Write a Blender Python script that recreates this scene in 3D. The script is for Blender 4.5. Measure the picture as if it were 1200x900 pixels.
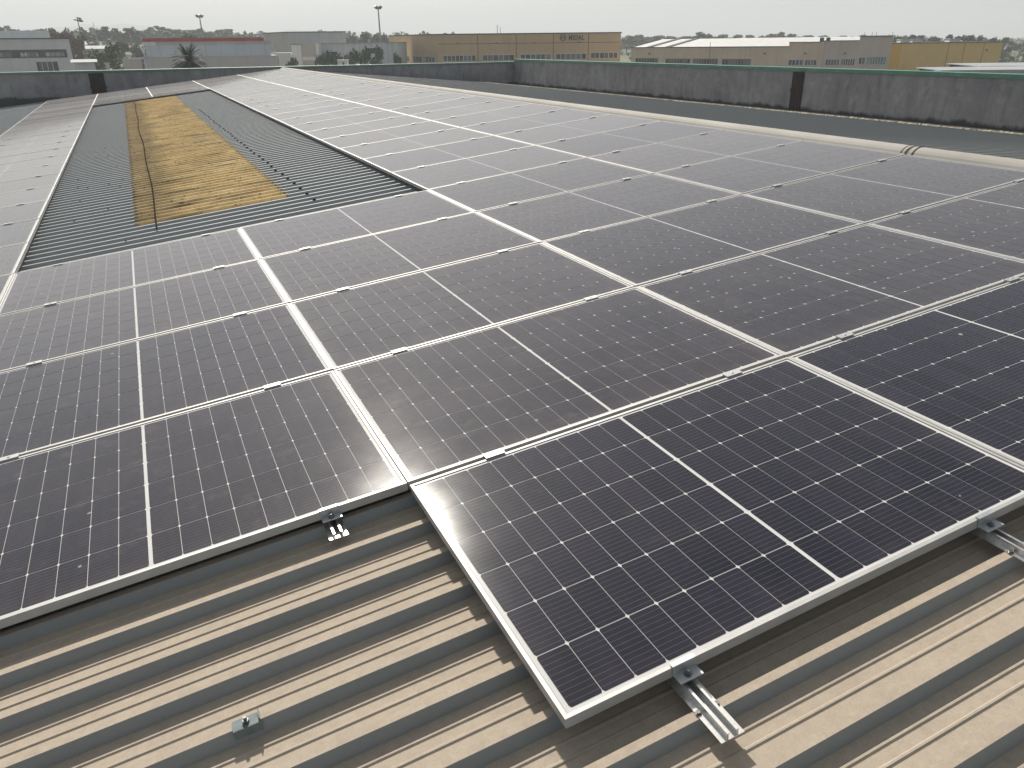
import bpy, bmesh, math, random
from mathutils import Vector, Matrix, noise

# ------------------------------------------------------------------ camera, sky, sun, exposure
scene = bpy.context.scene
for o in list(bpy.data.objects):
    bpy.data.objects.remove(o)
COL = scene.collection
R = math.radians

cam_d = bpy.data.cameras.new('camera')
cam = bpy.data.objects.new('camera', cam_d)
COL.objects.link(cam)
r0 = (0.9055364618875884, -0.424148072203181, -0.010105891268260545)
r1 = (0.18086429655856873, 0.3643710168683105, 0.9135216846337302)
r2 = (-0.3837861675756681, -0.8290549890761163, 0.40666448414508527)
cam.matrix_world = Matrix(((r0[0], r1[0], r2[0], -0.6433), (r0[1], r1[1], r2[1], -2.2690), (r0[2], r1[2], r2[2], 1.4166), (0, 0, 0, 1)))
cam_d.sensor_width = 36.0
cam_d.lens = 36.0 * 898.65 / 1200.0
cam_d.clip_start = 0.05
cam_d.clip_end = 30000
scene.camera = cam

SUN_EL, SUN_AZ = R(37.8), R(7.2)          # azimuth from +Y towards +X
world = bpy.data.worlds.new('World')
scene.world = world
world.use_nodes = True
wn = world.node_tree.nodes
sky = wn.new('ShaderNodeTexSky')
sky.sky_type = 'NISHITA'
sky.sun_disc = False
sky.sun_elevation = SUN_EL
sky.sun_rotation = SUN_AZ
sky.altitude = 0
sky.air_density = 0.7
sky.dust_density = 1.6
sky.ozone_density = 1.0
wn['Background'].inputs['Strength'].default_value = 0.085
hs_ = wn.new('ShaderNodeHueSaturation')            # thin high haze: paler and more even than a clear sky
hs_.inputs['Saturation'].default_value = 0.5
veil = wn.new('ShaderNodeMix')
veil.data_type = 'RGBA'
veil.inputs[0].default_value = 0.24
veil.inputs[7].default_value = (5.1, 5.45, 5.65, 1)
world.node_tree.links.new(sky.outputs[0], hs_.inputs['Color'])
world.node_tree.links.new(hs_.outputs[0], veil.inputs[6])
world.node_tree.links.new(veil.outputs[2], wn['Background'].inputs['Color'])

sun_d = bpy.data.lights.new('sun', 'SUN')
sun_d.energy = 5.0
sun_d.angle = R(2.0)
sun_d.color = (1.0, 0.935, 0.84)
sun = bpy.data.objects.new('sun', sun_d)
COL.objects.link(sun)
sdir = Vector((math.sin(SUN_AZ) * math.cos(SUN_EL), math.cos(SUN_AZ) * math.cos(SUN_EL), math.sin(SUN_EL)))
sun.rotation_euler = sdir.to_track_quat('Z', 'Y').to_euler()

scene.view_settings.view_transform = 'Standard'
scene.view_settings.look = 'None'
scene.view_settings.gamma = 1.0
scene.view_settings.use_curve_mapping = False
scene.view_settings.exposure = 0.15
scene.cycles.max_bounces = 6
scene.cycles.volume_bounces = 1
scene.cycles.use_denoising = True
scene.cycles.sample_clamp_indirect = 6.0

# ------------------------------------------------------------------ frames
SL = R(6.0)                                   # pitch of the slope the panels lie on
MR = Matrix.Rotation(-SL, 4, 'Y')
PL, PS = 1.7117, 1.154                        # panel pitch along the slope, along the ridge
ZG = -7.1                                     # yard level


def put_roof(o, x, y, z):
    o.location = MR @ Vector((x, y, z))
    o.rotation_euler = (0, -SL, 0)


# ------------------------------------------------------------------ materials
class NT:
    def __init__(s, m):
        s.t = m.node_tree
        s.n, s.l = s.t.nodes, s.t.links

    def new(s, typ, **kw):
        n = s.n.new(typ)
        for k, v in kw.items():
            if k in n.inputs.keys() if isinstance(k, str) else False:
                s.put(n.inputs[k], v)
            else:
                setattr(n, k, v)
        return n

    def put(s, inp, v):
        if isinstance(v, bpy.types.NodeSocket):
            s.l.new(v, inp)
        else:
            inp.default_value = v

    def math(s, op, a, b=0.0, c=0.0):
        n = s.n.new('ShaderNodeMath')
        n.operation = op
        for i, v in enumerate((a, b, c)):
            s.put(n.inputs[i], v)
        return n.outputs[0]

    def mix(s, f, a, b):
        n = s.n.new('ShaderNodeMix')
        n.data_type = 'RGBA'
        s.put(n.inputs[0], f)
        s.put(n.inputs[6], a)
        s.put(n.inputs[7], b)
        return n.outputs[2]

    def ramp(s, f, lo, hi):
        n = s.n.new('ShaderNodeMapRange')
        s.put(n.inputs[0], f)
        n.inputs[1].default_value = lo
        n.inputs[2].default_value = hi
        return n.outputs[0]

    def coord(s, kind='Object', scale=(1, 1, 1), offset=None):
        tc = s.n.new('ShaderNodeTexCoord')
        mp = s.n.new('ShaderNodeMapping')
        s.l.new(tc.outputs[kind], mp.inputs[0])
        mp.inputs['Scale'].default_value = scale
        if offset is not None:
            s.put(mp.inputs['Location'], offset)
        return mp.outputs[0]

    def noise(s, vec, scale, detail=3.0, rough=0.55):
        n = s.n.new('ShaderNodeTexNoise')
        s.l.new(vec, n.inputs['Vector'])
        n.inputs['Scale'].default_value = scale
        n.inputs['Detail'].default_value = detail
        n.inputs['Roughness'].default_value = rough
        return n.outputs[0]

    def rand(s):
        return s.n.new('ShaderNodeObjectInfo').outputs['Random']


def C4(c):
    return (c[0], c[1], c[2], 1.0)


def base_mat(name):
    m = bpy.data.materials.new(name)
    m.use_nodes = True
    return m, NT(m), m.node_tree.nodes['Principled BSDF']


def simple(name, a, b=None, scale=3.0, rough=0.7, metal=0.0, stretch=(1, 1, 1), bump=0.0, spec=None, kind='Object', rnd=0.0):
    m, t, p = base_mat(name)
    v = t.coord(kind, stretch)
    f = t.ramp(t.noise(v, scale, 5.0), 0.3, 0.7)
    if rnd:
        f = t.math('ADD', t.math('MULTIPLY', f, 1 - rnd), t.math('MULTIPLY', t.rand(), rnd))
    t.put(p.inputs['Base Color'], t.mix(f, C4(a), C4(b or [min(1, x * 1.25) for x in a])))
    p.inputs['Roughness'].default_value = rough
    p.inputs['Metallic'].default_value = metal
    if spec is not None:
        p.inputs['Specular IOR Level'].default_value = spec
    if bump:
        bn = t.new('ShaderNodeBump')
        bn.inputs['Strength'].default_value = bump
        bn.inputs['Distance'].default_value = 0.02
        t.put(bn.inputs['Height'], f)
        t.l.new(bn.outputs[0], p.inputs['Normal'])
    return m


M = {}
M['aluminium'] = simple('anodised_aluminium', (0.43, 0.425, 0.41), (0.51, 0.505, 0.49), 14, 0.58, 0.42)
M['rail'] = simple('mill_aluminium', (0.66, 0.65, 0.62), (0.80, 0.79, 0.76), 25, 0.33, 0.85, (1, 6, 1))
M['galvanised'] = simple('galvanised_steel', (0.42, 0.44, 0.45), (0.54, 0.56, 0.57), 60, 0.45, 0.6)
M['bolt'] = simple('dark_bolt_steel', (0.20, 0.20, 0.20), (0.32, 0.32, 0.31), 80, 0.35, 0.9)
M['backsheet'] = simple('white_backsheet', (0.60, 0.60, 0.58), (0.68, 0.68, 0.66), 8, 0.10)
M['backsheet'].node_tree.nodes['Principled BSDF'].inputs['IOR'].default_value = 1.33


def cell_mat():
    m, t, p = base_mat('solar_cell_under_glass')
    obj = t.coord('Object')
    sep = t.new('ShaderNodeSeparateXYZ')
    t.l.new(obj, sep.inputs[0])
    x, y = sep.outputs[0], sep.outputs[1]
    rnd = t.rand()
    att = t.new('ShaderNodeAttribute')
    att.attribute_type = 'OBJECT'
    att.attribute_name = 'dust'
    soil = att.outputs['Fac']
    off = t.new('ShaderNodeCombineXYZ')
    t.put(off.inputs[0], t.math('MULTIPLY', rnd, 37.0))
    t.put(off.inputs[1], t.math('MULTIPLY', rnd, 91.0))
    shifted = t.coord('Object', (1, 1, 1), off.outputs[0])
    # tint of the individual wafer
    vf = t.new('ShaderNodeCombineXYZ')
    t.put(vf.inputs[0], t.math('FLOOR', t.math('DIVIDE', x, 0.0914)))
    t.put(vf.inputs[1], t.math('FLOOR', t.math('DIVIDE', y, 0.1823)))
    t.put(vf.inputs[2], t.math('MULTIPLY', rnd, 50.0))
    wnz = t.new('ShaderNodeTexWhiteNoise')
    t.l.new(vf.outputs[0], wnz.inputs['Vector'])
    tint = wnz.outputs['Value']
    base = t.mix(tint, C4((0.005, 0.007, 0.016)), C4((0.014, 0.014, 0.027)))
    # busbars, ten to a wafer, along the long side
    fr = t.math('FRACT', t.math('ADD', t.math('DIVIDE', y, 0.01823), 0.5))
    d = t.math('ABSOLUTE', t.math('SUBTRACT', fr, 0.5))
    bus = t.math('LESS_THAN', d, 0.028)
    col = t.mix(t.math('MULTIPLY', bus, 0.42), base, C4((0.24, 0.24, 0.25)))
    # dust film, thicker in blots and along runs of dried water
    n1 = t.ramp(t.noise(shifted, 2.2, 6.0, 0.65), 0.35, 0.75)
    n2 = t.ramp(t.noise(t.coord('Object', (9, 1.2, 1), off.outputs[0]), 3.0, 4.0), 0.45, 0.75)
    n3 = t.ramp(t.noise(shifted, 45.0, 3.0), 0.4, 0.8)
    dust = t.math('ADD', t.math('MULTIPLY', n1, 0.05), t.math('ADD', t.math('MULTIPLY', n2, 0.03), t.math('MULTIPLY', n3, 0.025)))
    dust = t.math('MULTIPLY', t.math('ADD', dust, 0.025), 0.75)
    ax = t.math('ABSOLUTE', x)
    ay = t.math('MULTIPLY', y, -1.0)
    rag = t.math('MULTIPLY', t.math('SUBTRACT', t.noise(shifted, 7.0, 5.0, 0.65), 0.5), 0.16)
    e1 = t.ramp(t.math('ADD', ax, rag), 0.765, 0.86)
    e2 = t.ramp(t.math('ADD', ay, rag), 0.47, 0.57)
    dust = t.math('ADD', dust, t.math('MULTIPLY', t.math('MAXIMUM', e1, t.math('MULTIPLY', e2, 0.6)), 0.085))
    smud = t.math('MULTIPLY', t.ramp(t.noise(t.coord('Object', (1, 1.6, 1), off.outputs[0]), 6.5, 6.0, 0.7), 0.56, 0.74), 0.11)
    dust = t.math('ADD', dust, smud)
    dust = t.math('MULTIPLY', dust, soil)
    col = t.mix(dust, col, C4((0.46, 0.385, 0.33)))
    # a few dried bird and rain marks
    vo = t.new('ShaderNodeTexVoronoi')
    t.l.new(shifted, vo.inputs['Vector'])
    vo.inputs['Scale'].default_value = 5.5
    dd = t.math('ADD', vo.outputs['Distance'], t.math('MULTIPLY', t.math('SUBTRACT', t.noise(shifted, 40, 2), 0.5), 0.09))
    hit = t.math('MULTIPLY', t.math('LESS_THAN', dd, 0.045), t.math('GREATER_THAN', t.noise(shifted, 1.3, 1), 0.51))
    col = t.mix(t.math('MULTIPLY', hit, 0.55), col, C4((0.55, 0.55, 0.53)))
    t.put(p.inputs['Base Color'], col)
    t.put(p.inputs['Roughness'], t.math('ADD', 0.078, t.math('MULTIPLY', n1, 0.03)))
    p.inputs['IOR'].default_value = 1.40
    t.put(p.inputs['Sheen Weight'], t.math('MULTIPLY', soil, 0.95))
    p.inputs['Sheen Roughness'].default_value = 0.27
    p.inputs['Sheen Tint'].default_value = (0.90, 0.82, 0.77, 1)
    p.inputs['Coat Weight'].default_value = 0.0
    p.inputs['Coat Roughness'].default_value = 0.36
    return m


M['cell'] = cell_mat()


def sheet_mat(name, paint_a, paint_b, dust_a, dust_b, dust_lo=0.30, dust_hi=0.62, rough=0.55, far=1.06):
    """painted corrugated metal; settled dust lies on the faces that look up"""
    m, t, p = base_mat(name)
    obj = t.coord('Object')
    g = t.new('ShaderNodeNewGeometry')
    sx = t.new('ShaderNodeSeparateXYZ')
    t.l.new(g.outputs['Normal'], sx.inputs[0])
    up = t.ramp(sx.outputs[2], 0.50, 0.82)
    big = t.noise(obj, 0.9, 5.0, 0.6)
    fine = t.noise(obj, 38.0, 4.0, 0.7)
    runs = t.noise(t.coord('Object', (0.35, 5.0, 1)), 2.2, 4.0)
    f = t.ramp(t.math('ADD', t.math('MULTIPLY', big, 0.55), t.math('ADD', t.math('MULTIPLY', runs, 0.25), t.math('MULTIPLY', fine, 0.2))), dust_lo, dust_hi)
    paint = t.mix(t.noise(t.coord('Object', (0.4, 3, 3)), 4.0, 4.0), C4(paint_a), C4(paint_b))
    grit = t.noise(obj, 160.0, 3.0, 0.7)
    dcol = t.mix(t.ramp(t.math('ADD', t.math('MULTIPLY', fine, 0.5), t.math('MULTIPLY', grit, 0.5)), 0.36, 0.64), C4(dust_a), C4(dust_b))
    sy = t.new('ShaderNodeSeparateXYZ')                 # paint shifts along y: sky reflected at a low angle, put into the colour
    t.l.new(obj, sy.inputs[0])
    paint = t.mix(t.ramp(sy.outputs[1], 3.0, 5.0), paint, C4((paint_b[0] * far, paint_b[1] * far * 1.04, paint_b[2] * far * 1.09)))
    dcol = t.mix(t.math('MULTIPLY', t.ramp(t.noise(obj, 5.0, 5.0, 0.7), 0.5, 0.8), 0.28), dcol, C4((0.22, 0.19, 0.15)))
    so = t.new('ShaderNodeSeparateXYZ')
    t.l.new(obj, so.inputs[0])
    f = t.math('MULTIPLY', f, t.math('SUBTRACT', 1.0, t.math('MULTIPLY', t.ramp(so.outputs[1], 1.0, 5.0), 0.72)))
    fac = t.math('MULTIPLY', up, f)
    fac = t.math('ADD', fac, t.math('MULTIPLY', t.math('SUBTRACT', 1.0, up), t.math('MULTIPLY', t.ramp(fine, 0.5, 0.8), 0.16)))
    t.put(p.inputs['Base Color'], t.mix(fac, paint, dcol))
    t.put(p.inputs['Roughness'], t.math('ADD', rough, t.math('MULTIPLY', fac, 0.3)))
    bn = t.new('ShaderNodeBump')
    bn.inputs['Strength'].default_value = 0.25
    bn.inputs['Distance'].default_value = 0.004
    t.put(bn.inputs['Height'], t.noise(obj, 9.0, 4.0))
    t.l.new(bn.outputs[0], p.inputs['Normal'])
    return m


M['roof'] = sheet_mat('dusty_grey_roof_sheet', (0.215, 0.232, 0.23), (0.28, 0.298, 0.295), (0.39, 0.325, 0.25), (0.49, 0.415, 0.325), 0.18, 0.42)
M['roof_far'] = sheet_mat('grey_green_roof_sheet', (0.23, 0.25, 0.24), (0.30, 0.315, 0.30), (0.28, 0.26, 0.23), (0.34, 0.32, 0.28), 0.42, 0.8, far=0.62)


def skylight_mat():
    m, t, p = base_mat('weathered_fibreglass')
    obj = t.coord('Object')
    ns = t.noise(t.coord('Object', (1.1, 9.0, 1)), 1.6, 5.0, 0.65)
    col = t.mix(t.ramp(ns, 0.35, 0.68), C4((0.70, 0.55, 0.31)), C4((0.97, 0.85, 0.56)))
    sp = t.ramp(t.noise(t.coord('Object', (1, 2.2, 1)), 22.0, 5.0, 0.75), 0.57, 0.65)
    col = t.mix(t.math('MULTIPLY', sp, 0.8), col, C4((0.045, 0.035, 0.028)))
    st = t.ramp(t.noise(t.coord('Object', (0.6, 14.0, 1)), 2.4, 3.0), 0.53, 0.64)
    col = t.mix(t.math('MULTIPLY', st, 0.55), col, C4((0.10, 0.075, 0.05)))
    sx = t.new('ShaderNodeSeparateXYZ')
    t.l.new(obj, sx.inputs[0])
    edge = t.math('ADD', sx.outputs[0], t.math('MULTIPLY', t.math('SUBTRACT', t.noise(obj, 1.2, 4.0), 0.5), 0.35))
    grey = t.math('MULTIPLY', t.math('SUBTRACT', 1.0, t.ramp(edge, -0.50, -0.30)), 0.30)
    col = t.mix(grey, col, C4((0.17, 0.145, 0.115)))
    t.put(p.inputs['Base Color'], col)
    p.inputs['Roughness'].default_value = 0.55
    tl = t.new('ShaderNodeBsdfTranslucent')
    t.put(tl.inputs['Color'], col)
    mx = t.new('ShaderNodeMixShader')
    mx.inputs[0].default_value = 0.62
    t.l.new(p.outputs[0], mx.inputs[1])
    t.l.new(tl.outputs[0], mx.inputs[2])
    t.l.new(mx.outputs[0], t.n['Material Output'].inputs['Surface'])
    return m


M['skylight'] = skylight_mat()


def wall_mat():
    m, t, p = base_mat('weathered_render')
    tc = t.new('ShaderNodeTexCoord')
    obj = t.coord('Object')
    n1 = t.ramp(t.noise(obj, 1.1, 6.0, 0.6), 0.3, 0.7)
    run = t.ramp(t.noise(t.coord('Object', (2.4, 2.4, 0.55)), 2.0, 6.0, 0.7), 0.48, 0.70)
    blot = t.ramp(t.noise(obj, 3.6, 5.0, 0.7), 0.52, 0.66)
    sx = t.new('ShaderNodeSeparateXYZ')
    t.l.new(obj, sx.inputs[0])
    col = t.mix(n1, C4((0.22, 0.22, 0.23)), C4((0.34, 0.34, 0.345)))
    col = t.mix(t.math('MULTIPLY', run, 0.5), col, C4((0.12, 0.12, 0.125)))
    col = t.mix(t.math('MULTIPLY', blot, 0.45), col, C4((0.40, 0.40, 0.39)))
    # rising damp with a ragged edge along the foot
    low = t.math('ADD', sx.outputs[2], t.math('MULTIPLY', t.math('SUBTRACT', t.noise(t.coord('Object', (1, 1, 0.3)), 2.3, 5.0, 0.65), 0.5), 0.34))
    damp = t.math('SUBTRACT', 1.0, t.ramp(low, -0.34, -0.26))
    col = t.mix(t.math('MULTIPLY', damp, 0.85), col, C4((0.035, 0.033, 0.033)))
    t.put(p.inputs['Base Color'], col)
    p.inputs['Roughness'].default_value = 0.9
    bn = t.new('ShaderNodeBump')
    bn.inputs['Strength'].default_value = 0.4
    bn.inputs['Distance'].default_value = 0.02
    t.put(bn.inputs['Height'], t.noise(obj, 6.0, 5.0, 0.65))
    t.l.new(bn.outputs[0], p.inputs['Normal'])
    return m


M['render'] = wall_mat()
M['cap_green'] = simple('green_coated_flashing', (0.065, 0.20, 0.14), (0.12, 0.28, 0.21), 2.5, 0.45, 0.0, (1, 1, 1), 0.0, 0.6)
M['rust'] = simple('rusty_dark_metal', (0.020, 0.013, 0.011), (0.055, 0.036, 0.030), 6, 0.8, 0.0, (3, 3, 0.6))
M['ridge'] = simple('cream_coated_ridge', (0.36, 0.34, 0.305), (0.46, 0.435, 0.39), 2.2, 0.8, 0.0, (1, 0.6, 1))
M['gutter'] = simple('silted_gutter', (0.22, 0.20, 0.18), (0.31, 0.285, 0.255), 1.4, 0.9)
M['straw'] = simple('pale_debris', (0.38, 0.33, 0.23), (0.56, 0.50, 0.37), 12, 0.95)
M['cable'] = simple('black_cable_sheath', (0.010, 0.010, 0.011), (0.022, 0.022, 0.023), 9, 1.0, spec=0.05)
M['strap'] = simple('dark_strap', (0.05, 0.045, 0.04), (0.10, 0.09, 0.08), 9, 0.7)


def facade(name, a, b, seam_z=0.0, rough=0.85, streak=0.25):
    m, t, p = base_mat(name)
    obj = t.coord('Object')
    n1 = t.ramp(t.noise(obj, 0.35, 5.0), 0.3, 0.7)
    col = t.mix(n1, C4(a), C4(b))
    run = t.ramp(t.noise(t.coord('Object', (1.6, 1.6, 0.12)), 1.0, 4.0), 0.5, 0.75)
    col = t.mix(t.math('MULTIPLY', run, streak), col, C4([x * 0.55 for x in a]))
    t.put(p.inputs['Base Color'], col)
    p.inputs['Roughness'].default_value = rough
    return m


M['orange'] = facade('ochre_precast_panel', (0.53, 0.375, 0.205), (0.60, 0.43, 0.245))
M['beige'] = facade('beige_precast_panel', (0.62, 0.50, 0.38), (0.70, 0.57, 0.44))
M['beige_grey'] = facade('greyed_precast_panel', (0.54, 0.47, 0.42), (0.62, 0.54, 0.485))
M['yellow'] = facade('yellow_sheet_wall', (0.72, 0.47, 0.15), (0.80, 0.54, 0.18), streak=0.12)
M['yellow_deep'] = facade('deep_yellow_corner', (0.72, 0.40, 0.05), (0.78, 0.46, 0.07), streak=0.1)
M['grey_hall'] = facade('pale_grey_precast', (0.64, 0.625, 0.615), (0.72, 0.705, 0.695))
M['grey_wall'] = facade('grey_precast_panel', (0.418, 0.388, 0.381), (0.504, 0.476, 0.460))
M['grey_cool'] = facade('cool_grey_panel', (0.346, 0.367, 0.374), (0.432, 0.453, 0.460))
M['grey_light'] = facade('light_grey_panel', (0.576, 0.590, 0.590), (0.691, 0.706, 0.706))
M['blue_pale'] = facade('pale_blue_panel', (0.60, 0.66, 0.70), (0.68, 0.74, 0.78), streak=0.15)
M['blue_roof'] = facade('pale_blue_roof', (0.54, 0.61, 0.65), (0.60, 0.67, 0.71))
M['pinkish'] = facade('pale_plinth', (0.56, 0.52, 0.50), (0.64, 0.60, 0.58))
M['red'] = facade('red_fascia_paint', (0.432, 0.079, 0.065), (0.548, 0.116, 0.086))
M['white_wall'] = facade('white_render', (0.820, 0.820, 0.820), (0.820, 0.820, 0.820))
M['roof_white'] = simple('white_roof_sheet', (0.62, 0.61, 0.58), (0.74, 0.73, 0.70), 0.8, 0.6)
M['roof_dark'] = simple('bitumen_roof', (0.10, 0.10, 0.10), (0.16, 0.155, 0.15), 0.7, 0.9)
M['fascia'] = simple('dark_roof_edge', (0.075, 0.075, 0.07), (0.12, 0.12, 0.11), 1.2, 0.7)
M['winframe'] = simple('white_window_frame', (0.58, 0.57, 0.54), (0.66, 0.65, 0.62), 4, 0.5)
M['winframe_dark'] = simple('brown_window_frame', (0.15, 0.13, 0.11), (0.22, 0.19, 0.16), 4, 0.5)
M['louvre'] = simple('dark_opening', (0.03, 0.03, 0.03), (0.06, 0.055, 0.05), 2, 0.8)


def glass_mat(name, a, b):
    m, t, p = base_mat(name)
    v = t.coord('Object', (0.9, 0.9, 0.05))
    vf = t.new('ShaderNodeTexVoronoi')
    t.l.new(v, vf.inputs['Vector'])
    vf.inputs['Scale'].default_value = 1.3
    sx = t.new('ShaderNodeSeparateColor')
    t.l.new(vf.outputs['Color'], sx.inputs[0])
    t.put(p.inputs['Base Color'], t.mix(sx.outputs[0], C4(a), C4(b)))
    p.inputs['Roughness'].default_value = 0.12
    p.inputs['IOR'].default_value = 1.5
    return m


M['glass'] = glass_mat('window_glass', (0.015, 0.02, 0.022), (0.16, 0.20, 0.19))
M['glass_green'] = glass_mat('green_tinted_glass', (0.13, 0.24, 0.23), (0.20, 0.31, 0.29))
M['glass_pale'] = glass_mat('pale_window_glass', (0.20, 0.20, 0.20), (0.75, 0.75, 0.75))
M['navy'] = simple('navy_lettering', (0.03, 0.035, 0.06), (0.05, 0.055, 0.08), 6, 0.6)
M['pole'] = simple('galvanised_pole', (0.26, 0.27, 0.27), (0.34, 0.35, 0.35), 3, 0.5, 0.4)
M['bark'] = simple('bark', (0.075, 0.055, 0.04), (0.13, 0.10, 0.075), 8, 0.95)


def leaf_mat(name, a, b, c):
    m, t, p = base_mat(name)
    g = t.new('ShaderNodeNewGeometry')
    n = t.noise(t.coord('Object'), 1.1, 3.0)
    col = t.mix(g.outputs['Random Per Island'], C4(a), C4(b))
    col = t.mix(t.math('MULTIPLY', t.ramp(n, 0.42, 0.65), 0.6), col, C4(c))
    hs = t.new('ShaderNodeHueSaturation')
    t.put(hs.inputs['Value'], t.math('ADD', 0.75, t.math('MULTIPLY', t.rand(), 0.5)))
    t.l.new(col, hs.inputs['Color'])
    t.l.new(hs.outputs[0], p.inputs['Base Color'])
    p.inputs['Roughness'].default_value = 0.75
    return m


M['leaf'] = leaf_mat('broadleaf_foliage', (0.036, 0.066, 0.020), (0.070, 0.118, 0.034), (0.100, 0.140, 0.046))
M['pine'] = leaf_mat('pine_foliage', (0.022, 0.040, 0.020), (0.040, 0.066, 0.030), (0.050, 0.075, 0.035))
M['autumn'] = leaf_mat('browning_foliage', (0.10, 0.065, 0.022), (0.17, 0.11, 0.035), (0.13, 0.11, 0.04))
M['palm'] = leaf_mat('palm_fronds', (0.035, 0.050, 0.022), (0.060, 0.080, 0.035), (0.075, 0.085, 0.045))


def ground_mat():
    m, t, p = base_mat('yard_and_fields')
    obj = t.coord('Object')
    n = t.noise(obj, 0.012, 6.0, 0.6)
    n2 = t.noise(obj, 0.2, 5.0)
    field = t.mix(t.ramp(n, 0.40, 0.60), C4((0.055, 0.090, 0.030)), C4((0.20, 0.18, 0.07)))
    field = t.mix(t.math('MULTIPLY', n2, 0.5), field, C4((0.07, 0.075, 0.035)))
    ln = t.new('ShaderNodeVectorMath', operation='LENGTH')
    t.l.new(obj, ln.inputs[0])
    near = t.math('SUBTRACT', 1.0, t.ramp(t.math('ADD', ln.outputs['Value'], t.math('MULTIPLY', n2, 60)), 112, 150))
    yard = t.mix(n2, C4((0.075, 0.073, 0.070)), C4((0.16, 0.15, 0.135)))
    t.put(p.inputs['Base Color'], t.mix(near, field, yard))
    p.inputs['Roughness'].default_value = 0.95
    return m


M['ground'] = ground_mat()
M['hills'] = simple('distant_hills', (0.05, 0.07, 0.035), (0.12, 0.12, 0.07), 0.006, 0.95)
m_, t_, p_ = base_mat('sea_water')
p_.inputs['Base Color'].default_value = (0.05, 0.10, 0.12, 1)
p_.inputs['Roughness'].default_value = 0.25
M['sea'] = m_

# ------------------------------------------------------------------ mesh helpers


class MB:
    def __init__(s):
        s.v, s.f, s.m, s.mi = [], [], [], 0

    def add(s, vs, fs):
        k = len(s.v)
        s.v += [tuple(v) for v in vs]
        s.f += [tuple(i + k for i in f) for f in fs]
        s.m += [s.mi] * len(fs)
        return s

    def box(s, x0, x1, y0, y1, z0, z1):
        return s.add([(x0, y0, z0), (x1, y0, z0), (x1, y1, z0), (x0, y1, z0), (x0, y0, z1), (x1, y0, z1), (x1, y1, z1), (x0, y1, z1)],
                     [(3, 2, 1, 0), (4, 5, 6, 7), (0, 1, 5, 4), (1, 2, 6, 5), (2, 3, 7, 6), (3, 0, 4, 7)])

    def quad(s, a, b, c, d):
        return s.add([a, b, c, d], [(0, 1, 2, 3)])

    def prism(s, poly, axis, a0, a1):
        """poly (p,q) counter-clockwise swept along axis 'x','y' or 'z'"""
        def w(p, q, a):
            return (a, p, q) if axis == 'x' else (p, a, q) if axis == 'y' else (p, q, a)
        n = len(poly)
        vs = [w(p, q, a0) for p, q in poly] + [w(p, q, a1) for p, q in poly]
        fs = [(i, (i + 1) % n, n + (i + 1) % n, n + i) for i in range(n)]
        fs += [tuple(range(n - 1, -1, -1)), tuple(range(n, 2 * n))]
        return s.add(vs, fs)

    def tube(s, pts, rad, n=8, caps=True):
        rings = []
        for i, p in enumerate(pts):
            p = Vector(p)
            a = Vector(pts[max(i - 1, 0)])
            b = Vector(pts[min(i + 1, len(pts) - 1)])
            d = (b - a).normalized()
            u = d.cross(Vector((0, 0, 1)))
            if u.length < 1e-3:
                u = Vector((1, 0, 0))
            u.normalize()
            w = d.cross(u)
            rr = rad[i] if isinstance(rad, (list, tuple)) else rad
            rings.append([p + (u * math.cos(2 * math.pi * j / n) + w * math.sin(2 * math.pi * j / n)) * rr for j in range(n)])
        vs = [v for r in rings for v in r]
        fs = []
        for i in range(len(rings) - 1):
            for j in range(n):
                fs.append((i * n + j, i * n + (j + 1) % n, (i + 1) * n + (j + 1) % n, (i + 1) * n + j))
        if caps:
            fs.append(tuple(range(n)))
            fs.append(tuple(range(len(vs) - 1, len(vs) - n - 1, -1)))
        return s.add(vs, fs)

    def mesh(s, name, mats):
        me = bpy.data.meshes.new(name)
        me.from_pydata(s.v, [], s.f)
        for m in (mats if isinstance(mats, (list, tuple)) else [mats]):
            me.materials.append(m)
        if any(s.m):
            me.polygons.foreach_set('material_index', s.m)
        bm = bmesh.new()
        bm.from_mesh(me)
        bmesh.ops.recalc_face_normals(bm, faces=bm.faces)
        bm.to_mesh(me)
        bm.free()
        me.update()
        return me

    def build(s, name, mats, parent=None, smooth=False):
        me = s.mesh(name, mats)
        if smooth:
            me.polygons.foreach_set('use_smooth', [True] * len(me.polygons))
        o = bpy.data.objects.new(name, me)
        COL.objects.link(o)
        if parent:
            o.parent = parent
        return o


def tag(o, label=None, cat=None, group=None, kind=None):
    for k, v in (('label', label), ('category', cat), ('group', group), ('kind', kind)):
        if v:
            o[k] = v
    return o


def empty(name, label, cat, group=None, loc=(0, 0, 0), rz=0.0):
    o = bpy.data.objects.new(name, None)
    o.empty_display_size = 0.2
    COL.objects.link(o)
    o.location = loc
    o.rotation_euler = (0, 0, rz)
    return tag(o, label, cat, group)


def children(o):
    return [c for c in list(COL.objects) if c.parent == o]


def copy_tree(o, kids, parent=None):
    """kids: nested list [(child, [grandchildren...])]"""
    c = o.copy()
    COL.objects.link(c)
    if parent:
        c.parent = parent
    for ch, gk in kids:
        copy_tree(ch, gk, c)
    return c


ORD = ['zeroth', 'first', 'second', 'third', 'fourth', 'fifth', 'sixth', 'seventh', 'eighth', 'ninth', 'tenth', 'eleventh', 'twelfth', 'thirteenth',
       'fourteenth', 'fifteenth', 'sixteenth', 'seventeenth', 'eighteenth', 'nineteenth', 'twentieth']

# ------------------------------------------------------------------ ground, hills, sea


def sstep(a, b, x):
    t = min(1.0, max(0.0, (x - a) / (b - a)))
    return t * t * (3 - 2 * t)


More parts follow.
